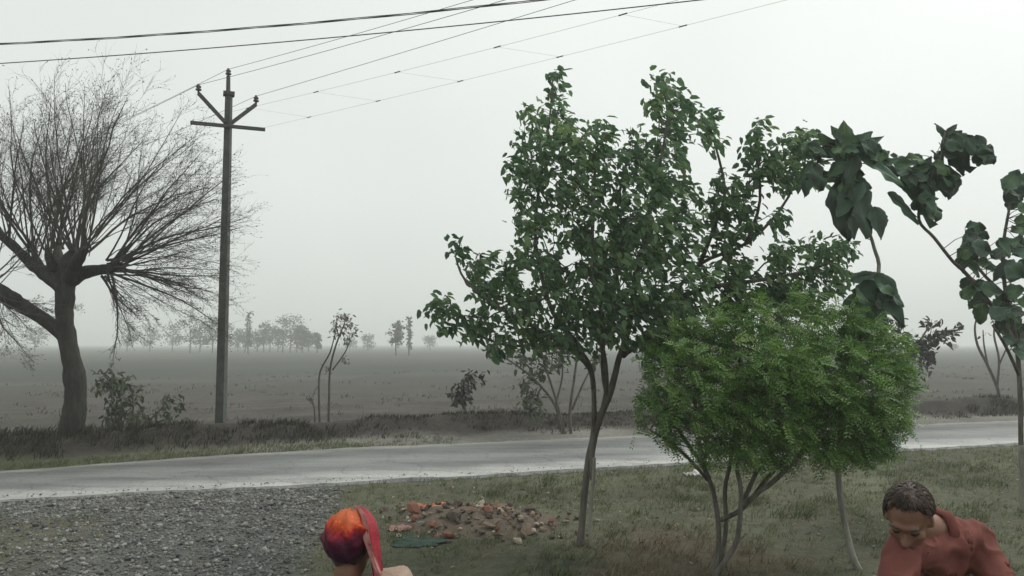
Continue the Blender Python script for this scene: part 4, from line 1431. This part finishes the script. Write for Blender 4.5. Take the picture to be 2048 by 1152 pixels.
tag(stw.build('dry_grass', M['straw']), 'brown dry grass matted round the shrub stems', 'dry grass', kind='stuff')
wd_ = MB()
for k in range(5200):
    x = random.uniform(-15, 20)
    fy = float(far_y(x))
    y = fy + random.gauss(BUND_OFF, .55)
    if y - fy < .9: continue
    if vnoise(x, y, .8, 41) < -.12: continue
    z = gz(x, y)
    hh = .05 + .13 * max(0, .3 + vnoise(x, 0, .35, 43)) + (.06 if x < -3.5 else 0)
    t0 = random.gauss(.4, .22)
    for q in range(7):
        blade(wd_, x + random.gauss(0, .06), y + random.gauss(0, .06), z, random.uniform(.4, 1.1) * hh, .008, min(1, max(0, t0 + random.gauss(0, .15))), .9)
tag(wd_.build('verge_weeds', M['weed']), 'dark dry weeds on the earth bank across the road', 'weeds', kind='stuff')
fs = MB()
for k in range(5200):
    x = random.uniform(-45, 55); dd_ = 3.4 + 40 * random.random() ** 2
    y = float(far_y(x)) + dd_
    if abs(x) > y * .72 + 1: continue
    if vnoise(x * .35, y, .3, 81) < .05 and min(abs(dd_ - 7), abs(dd_ - 10.5)) > .5: continue
    t0 = random.gauss(.5, .25)
    for q in range(5):
        blade(fs, x + random.gauss(0, .08), y + random.gauss(0, .05), gz(x, y), random.uniform(.05, .16), .012, min(1, max(0, t0 + random.gauss(0, .15))), .9)
tag(fs.build('field_stubble', M['stub']), 'sparse grey brown stubble and weeds on the field', 'stubble', kind='stuff')
sw = MB()
for k in range(1500):
    x = random.uniform(-14, -1)
    fy = float(far_y(x))
    y = fy + abs(random.gauss(0, .45)) + .12
    if random.random() < (x + 4) / 4: continue
    for q in range(7):
        blade(sw, x + random.gauss(0, .05), y + random.gauss(0, .05), gz(x, y), random.uniform(.03, .09), .006, min(1, max(0, random.gauss(.45, .2))), 1)
tag(sw.build('shoulder_grass', M['grass']), 'low green grass along the far road shoulder', 'grass', kind='stuff')

# ------------------------------------------------------------------ people
def fused(name, prims, voxel, mat, parent, smooth_it=6, push=None):
    """prims: ellipsoids ('e', centre, axes matrix 3 vectors) and tapered capsules ('c', a, b, ra, rb), fused to one skin"""
    bm = bmesh.new()
    for pr in prims:
        if pr[0] == 'e':
            _, c, ax = pr
            r_ = bmesh.ops.create_icosphere(bm, subdivisions=3, radius=1.0)
            mt = Matrix((ax[0], ax[1], ax[2])).transposed()
            for v in r_['verts']:
                v.co = mt @ v.co + Vector(c)
        else:
            _, a, b, ra, rb = pr
            a, b = Vector(a), Vector(b)
            for k in range(2):
                cc, rr = (a, ra) if k == 0 else (b, rb)
                r_ = bmesh.ops.create_icosphere(bm, subdivisions=2, radius=rr)
                for v in r_['verts']: v.co += cc
            d = (b - a)
            if d.length > 1e-4:
                r_ = bmesh.ops.create_cone(bm, cap_ends=True, segments=16, radius1=ra, radius2=rb, depth=d.length)
                q = d.to_track_quat('Z', 'Y').to_matrix()
                for v in r_['verts']: v.co = q @ v.co + (a + b) * .5
    me = bpy.data.meshes.new(name)
    bm.to_mesh(me); bm.free()
    tmp = bpy.data.objects.new('tmp', me)
    COL.objects.link(tmp)
    rm = tmp.modifiers.new('r', 'REMESH'); rm.mode = 'VOXEL'; rm.voxel_size = voxel
    sm = tmp.modifiers.new('s', 'SMOOTH'); sm.iterations = smooth_it; sm.factor = .5
    dg = bpy.context.evaluated_depsgraph_get()
    me2 = bpy.data.meshes.new_from_object(tmp.evaluated_get(dg))
    bpy.data.objects.remove(tmp)
    me2.name = name
    if push:
        for v in me2.vertices:
            v.co = push(v.co.copy(), v.normal.copy())
    me2.polygons.foreach_set('use_smooth', [True] * len(me2.polygons))
    return add_obj(name, me2, mat, parent)


def frame(fwd, up):
    y = Vector(fwd).normalized()
    x = y.cross(Vector(up)).normalized()
    z = x.cross(y)
    return x, y, z


def head_prims(c, fwd, up, s=1.0):
    x, y, z = frame(fwd, up)
    c = Vector(c)
    P = lambda a, b, d: c + (x * a + y * b + z * d) * s
    E = lambda p, a, b, d: ('e', p, (x * a * s, y * b * s, z * d * s))
    pr = [E(P(0, -.012, .03), .073, .092, .085), E(P(0, .02, -.03), .06, .068, .085), E(P(0, .045, -.085), .036, .04, .03),
          ('c', P(0, .083, .005), P(0, .107, -.03), .009 * s, .014 * s), E(P(0, .098, -.034), .019, .013, .011),
          E(P(0, .078, .026), .052, .016, .012), E(P(0, .082, -.062), .024, .014, .007), E(P(0, .079, -.073), .02, .013, .007),
          E(P(-.042, .058, -.02), .022, .02, .018), E(P(.042, .058, -.02), .022, .02, .018)]
    for sg in (-1, 1):
        pr.append(E(P(sg * .075, -.005, -.005), .009, .018, .031))
    return pr, P, (x, y, z)


def hand_prims(wrist, d, palm_n, s=1.0, curl=.5):
    wrist, d, palm_n = Vector(wrist), Vector(d).normalized(), Vector(palm_n).normalized()
    side = d.cross(palm_n).normalized()
    palm_n = side.cross(d)
    pr = [('e', wrist + d * .045 * s, (side * .04 * s, palm_n * .016 * s, d * .055 * s))]
    for k, (off, l) in enumerate(((-.03, .07), (-.01, .08), (.011, .075), (.031, .058))):
        b0 = wrist + d * .085 * s + side * off * 1.15 * s
        k1 = b0 + (d * math.cos(curl * .5) + palm_n * math.sin(curl * .5) + side * off * 2.2) * l * .5 * s
        k2 = k1 + (d * math.cos(curl * 1.5) + palm_n * math.sin(curl * 1.5) + side * off * 1.5) * l * .5 * s
        pr += [('c', b0, k1, .0088 * s, .0082 * s), ('c', k1, k2, .0082 * s, .007 * s)]
    t0 = wrist + d * .025 * s - side * .035 * s
    t1 = t0 + (d * .7 - side * .6 + palm_n * .3) * .042 * s
    t2 = t1 + (d * .9 - side * .1 + palm_n * .4) * .032 * s
    pr += [('c', t0, t1, .013 * s, .0095 * s), ('c', t1, t2, .0095 * s, .008 * s)]
    return pr


M['skin'] = rough_mat('skin', (.17, .082, .055), (.22, .112, .075), 14, .5, .1, 120, spec=.35)
M['hair'] = rough_mat('hair', (.022, .014, .01), (.085, .054, .04), 26, .55, .5, 160, stretch=(1, 1, .3), spec=.5)
M['hair_plum'] = rough_mat('hair_plum', (.014, .006, .012), (.038, .01, .02), 30, .4, .4, 140, stretch=(1, 1, .25), spec=.5)
M['shirt'] = rough_mat('shirt', (.135, .044, .037), (.195, .07, .058), 7, .85, .06, 160, spec=.15)
M['trouser'] = rough_mat('trouser', (.035, .035, .04), (.06, .06, .065), 10, .9, .3, 120)
M['dark'] = rough_mat('dark', (.012, .01, .009), (.02, .017, .015), 30, .6, 0)
M['scarf_orange'] = rough_mat('scarf_orange', (.2, .018, .012), (.48, .09, .02), 26, .55, .2, 90, spec=.4)
M['scarf_red'] = rough_mat('scarf_red', (.2, .008, .018), (.36, .018, .032), 22, .6, .2, 120, spec=.35)
M['scarf_pink'] = rough_mat('scarf_pink', (.3, .1, .1), (.46, .24, .21), 22, .7, .2, 120)
M['cream'] = rough_mat('cream', (.32, .23, .18), (.44, .34, .27), 14, .85, .3, 120)
M['skirt'] = rough_mat('skirt', (.06, .02, .045), (.1, .035, .07), 14, .85, .3, 120)
M['leather'] = rough_mat('leather', (.03, .02, .015), (.05, .035, .025), 20, .6, .2)

# --- the bending person in the red shirt
HC = A(1818, 1036, 3.0)
FW = Vector((-.50, -.66, -.56)); UPV = Vector((-.25, -.45, .86))
root = empty('person', (1.82, 3.45, 0), 'person in a dusky red shirt bending forward with head bowed', 'person')
hp, HP, hax = head_prims(HC, FW, UPV, 1.0)
hx, hy, hz = hax
C7 = A(1874, 1060, 3.14)
shL = A(1806, 1104, 3.02); shR = A(1952, 1078, 3.22)
hip = Vector((1.86, 3.6, .9))
elL = A(1775, 1215, 2.86); elR = A(2018, 1225, 3.05)
wrL = A(1850, 1300, 2.66); wrR = A(1930, 1310, 2.72)
hipL, hipR = hip + Vector((-.1, -.02, -.04)), hip + Vector((.1, .03, -.04))
kL, kR = Vector((1.70, 3.44, .47)), Vector((2.0, 3.52, .47))
aL, aR = Vector((1.72, 3.62, .08)), Vector((2.02, 3.68, .08))
body = list(hp)
body += [('c', HP(0, -.03, -.075), C7, .056, .062), ('c', C7, (shL + shR) * .5 + Vector((0, .05, -.02)), .06, .09),
         ('c', C7, shL, .05, .05), ('c', C7, shR, .05, .05)]
mid = ((shL + shR) * .5).lerp(hip, .45)
chest = (shL + shR) * .5 + (hip - (shL + shR) * .5) * .2
xs_ = (shR - shL).normalized()
ax_t = (hip - (shL + shR) * .5).normalized()
nn_ = ax_t.cross(xs_).normalized()
body += [('e', chest, (xs_ * .165, nn_ * .10, ax_t * .17)), ('e', mid, (xs_ * .145, nn_ * .1, ax_t * .18)), ('e', hip, (xs_ * .155, nn_ * .11, ax_t * .14))]
for s_, e_, w_ in ((shL, elL, wrL), (shR, elR, wrR)):
    body += [('c', s_, e_, .05, .038), ('c', e_, w_, .037, .026)]
    dd = (w_ - e_).normalized()
    body += hand_prims(w_, dd + Vector((0, -.1, -.4)), Vector((-.8 if s_ is shR else .8, 0, .1)))
for h_, k_, a_ in ((hipL, kL, aL), (hipR, kR, aR)):
    body += [('c', h_, k_, .082, .055), ('c', k_, a_, .052, .036), ('c', a_ + Vector((0, .02, -.03)), a_ + Vector((-.03, -.17, -.045)), .038, .03)]
fused('body', body, .008, M['skin'], root, 4)


def folds(amp, sc, seed):
    def f(co, nr):
        k = mnoise.noise(Vector((co.x * sc + seed, co.y * sc * .6, co.z * sc * .7))) + .5 * mnoise.noise(Vector((co.x * sc * 2.3, co.y * sc * 1.4 + seed, co.z * sc * 1.6)))
        r1 = 1 - abs(mnoise.noise(Vector((co.x * sc * 1.5 + co.z * sc * .8, co.y * sc * .7 + seed, co.z * sc * 1.1 - co.x * sc * .5))))
        return co + nr * amp * (k + .75 * (r1 ** 5 - .3))
    return f


shirt = [('e', chest + Vector((0, 0, .0)), (xs_ * .185, nn_ * .125, ax_t * .19)), ('e', mid, (xs_ * .17, nn_ * .125, ax_t * .2)), ('e', hip + Vector((0, -.02, .03)), (xs_ * .18, nn_ * .135, ax_t * .13)),
         ('c', C7 + ax_t * .035, shL + Vector((0, 0, -.004)), .074, .07), ('c', C7 + ax_t * .035, shR + Vector((0, 0, -.004)), .066, .068), ('c', shL, shR, .07, .07),
         ('c', shL, shL.lerp(elL, .82), .068, .062), ('c', shR, shR.lerp(elR, .82), .07, .064)]
fused('shirt', shirt, .009, M['shirt'], root, 5, folds(.02, 8, 3))
# open collar: a standing band and two points
col = MB()
cn = (HP(0, -.03, -.075) - C7).normalized()
cxv = cn.cross(Vector((0, 1, .2))).normalized(); cyv = cn.cross(cxv)
cc = C7 + cn * .012
npt = 22
idx = {}
for i in range(npt):
    a = R(-58) + R(296) * i / (npt - 1)
    dirv = cxv * math.cos(a) + cyv * math.sin(a)
    end = abs(2 * i / (npt - 1) - 1)
    for j, (rr, hh) in enumerate(((.07, -.03), (.064, .018), (.07, .021), (.084, -.016 - .03 * end ** 3))):
        idx[i, j] = col.vert(cc + dirv * rr * (1 + .05 * math.sin(i * 1.7)) + cn * hh)
for i in range(npt - 1):
    for j in range(3):
        col.Fc.append((idx[i, j], idx[i + 1, j], idx[i + 1, j + 1], idx[i, j + 1]))
col.build('collar', M['shirt'], root, True)
tr_ = []
for h_, k_, a_ in ((hipL, kL, aL), (hipR, kR, aR)):
    tr_ += [('c', h_, k_, .1, .075), ('c', k_, a_ + Vector((0, 0, .03)), .074, .06)]
tr_ += [('e', hip + Vector((0, .01, -.02)), (xs_ * .17, nn_ * .125, ax_t * .12))]
fused('trousers', tr_, .012, M['trouser'], root, 4, folds(.012, 8, 6))
for a_ in (aL, aR):
    fused('sandal', [('c', a_ + Vector((0, .03, -.058)), a_ + Vector((-.03, -.18, -.06)), .042, .04), ('c', a_ + Vector((-.05, -.1, -.03)), a_ + Vector((.02, -.1, -.03)), .022, .022)], .01, M['leather'], root, 2)


def hair_cap(name, HPf, ax, mat, parent, s=1.0, front=.055, low=-.02, amp=.006, thick=.012):
    """short hair: a thick shell over the skull with an uneven hairline"""
    x, y, z = ax
    mb = MB()
    nu, nv = 40, 22
    idx = {}
    for i in range(nu):
        a = 2 * math.pi * i / nu
        fr = math.cos(a)             # 1 = face side
        # polar limit: the hairline is high on the forehead, lower over the ears and nape
        lim = R(45) if fr > .8 else R(45 + (118 - 45) * min(1, (.8 - fr) / .9))
        lim += .08 * math.sin(i * 2.3) + .05 * math.sin(i * 5.1)
        for j in range(nv + 1):
            t = lim * j / nv
            rr = 1 + (thick / .085) * (1 - .75 * (j / nv) ** 6)
            n_ = mnoise.noise(Vector((math.cos(a) * 4, math.sin(a) * 4, t * 5)))
            rr += amp / .08 * n_
            lx, ly, lz = .075 * math.sin(t) * math.sin(a), .094 * math.sin(t) * math.cos(a), .087 * math.cos(t)
            idx[i, j] = mb.vert(HPf(lx * rr, -.012 + ly * rr, .03 + lz * rr))
    for i in range(nu):
        i2 = (i + 1) % nu
        for j in range(nv):
            mb.Fc.append((idx[i, j], idx[i2, j], idx[i2, j + 1], idx[i, j + 1]))
    # locks standing along the front and sides
    for k in range(700):
        a = random.random() * 6.28
        t = random.uniform(.2, 1.0) * (R(36) if math.cos(a) > .5 else R(80))
        q = lambda tt, rr: HPf(.075 * math.sin(tt) * math.sin(a) * rr, -.012 + .094 * math.sin(tt) * math.cos(a) * rr, .03 + .087 * math.cos(tt) * rr)
        mb.tube([q(t, 1.12), q(t + .1, 1.165), q(t + .2, 1.165), q(t + .27, 1.13)], [.0022, .002, .0016, .0006], 3)
    return mb.build(name, mat, parent, True)


hair_cap('hair', HP, hax, M['hair'], root)
for sg in (-1, 1):
    br = MB()
    br.tube([HP(sg * .014, .095, .03), HP(sg * .032, .093, .037), HP(sg * .052, .078, .03)], [.004, .0052, .003], 6)
    br.build('eyebrow', M['hair'], root, True)
    ey = MB()
    ey.tube([HP(sg * .018, .083, .006), HP(sg * .031, .0845, .003), HP(sg * .046, .074, .006)], [.002, .0045, .002], 6)
    ey.build('eye', M['dark'], root, True)
ms = MB(); ms.tube([HP(-.028, .087, -.056), HP(0, .1, -.05), HP(.028, .087, -.056)], [.004, .0065, .004], 6); ms.build('moustache', M['hair'], root, True)

# --- the person with the covered head, seen from behind
WX = A(700, 1085, 2.9).x
HW = Vector((WX, 2.9, A(700, 1098, 2.9).z))
root = empty('person', (WX, 2.92, 0), 'person with an orange and red scarf over dark hair, seen from behind', 'person')
FW2 = Vector((.12, .95, -.28)); UP2 = Vector((0, .28, .95))
hp, HP2, hax2 = head_prims(HW, FW2, UP2, .97)
zs = HW.z
nb_ = Vector((WX + .005, 2.87, zs - .17))
sL, sR = Vector((WX - .15, 2.9, zs - .21)), Vector((WX + .175, 2.88, zs - .115))
hpw = Vector((WX, 2.93, .62))
body = list(hp) + [('c', HP2(0, -.02, -.07), nb_, .046, .052), ('c', nb_, Vector((WX, 2.91, zs - .3)), .055, .1), ('c', nb_, sL, .045, .043), ('c', nb_, sR, .045, .043),
                   ('e', Vector((WX, 2.92, zs - .36)), (Vector((.135, 0, 0)), Vector((0, .09, 0)), Vector((0, 0, .16)))), ('e', hpw, (Vector((.14, 0, 0)), Vector((0, .1, 0)), Vector((0, 0, .14)))),
                   ('c', Vector((WX, 2.92, zs - .4)), hpw, .11, .12)]
for sg, s_ in ((-1, sL), (1, sR)):
    e_ = s_ + Vector((sg * .05, .02, -.23)); w_ = e_ + Vector((-sg * .02, .14, -.15))
    body += [('c', s_, e_, .041, .033), ('c', e_, w_, .032, .023)] + hand_prims(w_, Vector((0, .6, -.6)), Vector((-sg, 0, 0)), .85)
    h_ = hpw + Vector((sg * .07, 0, -.03)); k_ = Vector((WX + sg * .075, 2.91, .34)); a_ = Vector((WX + sg * .08, 2.95, .06))
    body += [('c', h_, k_, .07, .048), ('c', k_, a_, .046, .032), ('c', a_ + Vector((0, -.02, -.02)), a_ + Vector((sg * .02, .14, -.035)), .032, .024)]
fused('body', body, .008, M['skin'], root, 4)
bl = [('e', Vector((WX, 2.92, zs - .38)), (Vector((.155, 0, 0)), Vector((0, .11, 0)), Vector((0, 0, .15)))), ('c', Vector((WX, 2.92, zs - .42)), hpw + Vector((0, 0, .05)), .13, .145),
      ('c', sL + Vector((.03, 0, 0)), sR - Vector((.03, 0, 0)), .058, .058)]
for sg, s_ in ((-1, sL), (1, sR)):
    bl += [('c', s_, s_ + Vector((sg * .035, .015, -.17)), .058, .052)]
fused('blouse', bl, .009, M['cream'], root, 4, folds(.01, 11, 8))
sk = [('c', hpw + Vector((0, 0, .02)), Vector((WX, 2.93, .14)), .15, .24)]
fused('skirt', sk, .014, M['skirt'], root, 3, folds(.025, 9, 12))

# hair over the back of the head
def head_shell(name, mat, a0, a1, t0, t1, base, amp, seed, parent, nu=30, nv=18, bottom=None):
    """cloth or hair lying over the head: azimuth a (0 = face, 180 = back), polar t from the crown"""
    mb = MB(); idx = {}
    for L_ in (0, 1):
        for i in range(nu + 1):
            a = a0 + (a1 - a0) * i / nu
            for j in range(nv + 1):
                tl_ = t1 if bottom is None else t1 + (bottom - t1) * min(1, max(0, (.35 - math.cos(a)) / 1.0))
                t = t0 + (tl_ * (1 + .03 * math.sin(a * 3 + seed)) - t0) * j / nv
                n_ = mnoise.noise(Vector((a * 2.2 + seed, t * 1.6, seed)))
                edge = min(1, 4 * min(i, nu - i) / nu + .35)
                rr = 1 + (base + amp * n_ + amp * .5 * math.sin(a * 9 + t * 2 + seed)) / .085 * edge - L_ * .05
                lx, ly, lz = .075 * math.sin(t) * math.sin(a), .094 * math.sin(t) * math.cos(a), .087 * math.cos(t)
                if t > math.pi / 2:      # hang straight below the ears
                    q = t - math.pi / 2
                    k_ = max(0, 1 - .62 * q * q)
                    lx, ly, lz = .075 * math.sin(a) * k_, .094 * math.cos(a) * k_, -.087 * q * 1.35 * (.75 + .25 * abs(math.cos(a)))
                idx[L_, i, j] = mb.vert(HP2(lx * rr, -.012 + ly * rr, .03 + lz * (rr if t < math.pi / 2 else 1)))
    for i in range(nu):
        for j in range(nv):
            mb.Fc.append((idx[0, i, j], idx[0, i + 1, j], idx[0, i + 1, j + 1], idx[0, i, j + 1]))
            mb.Fc.append((idx[1, i, j + 1], idx[1, i + 1, j + 1], idx[1, i + 1, j], idx[1, i, j]))
    for i in range(nu):
        mb.Fc.append((idx[0, i, nv], idx[0, i + 1, nv], idx[1, i + 1, nv], idx[1, i, nv]))
    for j in range(nv):
        mb.Fc.append((idx[0, 0, j], idx[0, 0, j + 1], idx[1, 0, j + 1], idx[1, 0, j]))
        mb.Fc.append((idx[0, nu, j + 1], idx[0, nu, j], idx[1, nu, j], idx[1, nu, j + 1]))
    return mb.build(name, mat, parent, True)


head_shell('hair', M['hair_plum'], R(60), R(300), R(4), R(134), .006, .003, 2, root)
def scarf_mat():
    m, n, bs, out = new_mat('scarf_print')
    tc = n.nodes.new('ShaderNodeTexCoord')
    sx = n.nodes.new('ShaderNodeSeparateXYZ'); n.links.new(tc.outputs['Object'], sx.inputs['Vector'])
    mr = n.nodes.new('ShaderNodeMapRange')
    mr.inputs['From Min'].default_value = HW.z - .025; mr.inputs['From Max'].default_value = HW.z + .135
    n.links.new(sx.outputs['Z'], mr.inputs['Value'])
    nz = n.nodes.new('ShaderNodeTexNoise'); nz.inputs['Scale'].default_value = 17; nz.inputs['Detail'].default_value = 3; nz.inputs['Roughness'].default_value = .7
    n.links.new(tc.outputs['Object'], nz.inputs['Vector'])
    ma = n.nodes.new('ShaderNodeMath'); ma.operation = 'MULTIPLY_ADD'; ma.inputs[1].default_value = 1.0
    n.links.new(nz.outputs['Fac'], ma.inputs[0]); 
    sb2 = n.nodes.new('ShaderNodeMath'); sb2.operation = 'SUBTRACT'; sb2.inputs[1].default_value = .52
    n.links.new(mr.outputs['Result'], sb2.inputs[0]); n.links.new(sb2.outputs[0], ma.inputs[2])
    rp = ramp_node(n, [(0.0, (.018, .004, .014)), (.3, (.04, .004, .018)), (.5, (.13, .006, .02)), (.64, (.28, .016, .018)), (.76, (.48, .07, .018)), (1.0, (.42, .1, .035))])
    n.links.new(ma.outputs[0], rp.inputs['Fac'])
    vo = n.nodes.new('ShaderNodeTexVoronoi'); vo.inputs['Scale'].default_value = 55
    n.links.new(tc.outputs['Object'], vo.inputs['Vector'])
    r2 = ramp_node(n, [(.12, (1.9, 1.5, 1.6)), (.3, (1, 1, 1))])
    n.links.new(vo.outputs['Distance'], r2.inputs['Fac'])
    mu = n.nodes.new('ShaderNodeMixRGB'); mu.blend_type = 'MULTIPLY'; mu.inputs['Fac'].default_value = .8
    n.links.new(rp.outputs['Color'], mu.inputs['Color1']); n.links.new(r2.outputs['Color'], mu.inputs['Color2'])
    n.links.new(mu.outputs['Color'], bs.inputs['Base Color'])
    bs.inputs['Roughness'].default_value = .6
    bs.inputs['Specular IOR Level'].default_value = .18
    wn = n.nodes.new('ShaderNodeTexNoise'); wn.inputs['Scale'].default_value = 30; wn.inputs['Detail'].default_value = 5
    n.links.new(tc.outputs['Object'], wn.inputs['Vector'])
    bp = n.nodes.new('ShaderNodeBump'); bp.inputs['Strength'].default_value = .5; bp.inputs['Distance'].default_value = .01
    n.links.new(wn.outputs['Fac'], bp.inputs['Height']); n.links.new(bp.outputs['Normal'], bs.inputs['Normal'])
    return m


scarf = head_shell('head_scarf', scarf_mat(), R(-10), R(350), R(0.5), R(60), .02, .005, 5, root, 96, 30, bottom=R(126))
for v in scarf.data.vertices:      # gathered folds running from the crown to the nape
    q = v.co - HW
    az_ = math.atan2(q.x, -q.y)
    w_ = az_ * 2.4 + q.z * 24 + 1.2 * mnoise.noise(q * 9)
    k_ = .02 * (1 - abs(math.sin(w_))) ** 3 - .006 + .012 * mnoise.noise(q * 18) + .16 * max(0, -.035 - q.z)
    v.co += Vector((q.x, q.y, q.z * .35)).normalized() * k_ * min(1, max(.3, (.13 - q.z) / .04))
scarf['label'] = 'orange and red printed scarf over the crown'


def drape(name, mat, x0, x1, y_off, zbot, amp, parent, seed, top_az):
    """a fold of cloth running over the side of the head and hanging in front of the shoulder line"""
    mb = MB(); nu, nv = 12, 40
    idx = {}
    for L_ in (0, 1):
        for i in range(nu + 1):
            u = i / nu
            az = top_az[0] + (top_az[1] - top_az[0]) * u
            for j in range(nv + 1):
                v = j / nv
                if v < .45:
                    t = R(12) + (R(88) - R(12)) * v / .45
                    rr = 1 + (.031 + .008 * math.sin(u * 13 + seed + v * 5)) / .085
                    p = HP2(.075 * math.sin(t) * math.sin(az) * rr, -.012 + .094 * math.sin(t) * math.cos(az) * rr, .03 + .087 * math.cos(t) * rr)
                    last = p
                    idx_top = p
                else:
                    q = (v - .45) / .55
                    t = R(88); rr = 1 + (.031 + .008 * math.sin(u * 13 + seed + 2.25)) / .085
                    p0 = HP2(.075 * math.sin(t) * math.sin(az) * rr, -.012 + .094 * math.sin(t) * math.cos(az) * rr, .03 + .087 * math.cos(t) * rr)
                    z = p0.z + (zbot - p0.z) * q
                    out_ = x0 + (x1 - x0) * u
                    p = Vector((p0.x + (out_) * min(1, q * 2.2), p0.y + y_off * min(1, q * 2.5) + amp * math.sin(u * 14 + seed + q * 2) * min(1, q * 3), z))
                idx[L_, i, j] = mb.vert(p + Vector((-.004, .002, -.003)) * L_)
    for i in range(nu):
        for j in range(nv):
            mb.Fc.append((idx[0, i, j], idx[0, i + 1, j], idx[0, i + 1, j + 1], idx[0, i, j + 1]))
            mb.Fc.append((idx[1, i, j + 1], idx[1, i + 1, j + 1], idx[1, i + 1, j], idx[1, i, j]))
    return mb.build(name, mat, parent, True)


drape('scarf_fold', M['scarf_red'], .03, .055, -.05, .72, .02, root, 1, (R(66), R(120)))['label'] = 'red fold of the scarf hanging over one shoulder'
drape('scarf_border', M['scarf_pink'], .052, .058, -.056, .97, .008, root, 2, (R(118), R(127)))['label'] = 'pale pink border of the scarf'

# ------------------------------------------------------------------ the hazy air
bm = bmesh.new()
bmesh.ops.create_cube(bm, size=1.0)
for v in bm.verts:
    v.co = Vector((v.co.x * 3200, 780 + v.co.y * 1700, (-1.5 if v.co.z < 0 else 9.5)))
me = bpy.data.meshes.new('haze'); bm.to_mesh(me); bm.free()
hm = bpy.data.materials.new('haze'); hm.use_nodes = True
hn = hm.node_tree; hn.nodes.clear()
ho = hn.nodes.new('ShaderNodeOutputMaterial')
pv = hn.nodes.new('ShaderNodeVolumePrincipled')
pv.inputs['Color'].default_value = (.94, .965, .94, 1)
pv.inputs['Density'].default_value = 0.0027
pv.inputs['Anisotropy'].default_value = 0.2
hn.links.new(pv.outputs['Volume'], ho.inputs['Volume'])
hz_ = add_obj('haze', me, hm)
tag(hz_, 'pale dusty haze over the fields', 'haze', kind='stuff')

tot = sum(len(o.data.polygons) for o in SC.objects if o.type == 'MESH')
print('polygons', tot, 'objects', len(SC.objects))
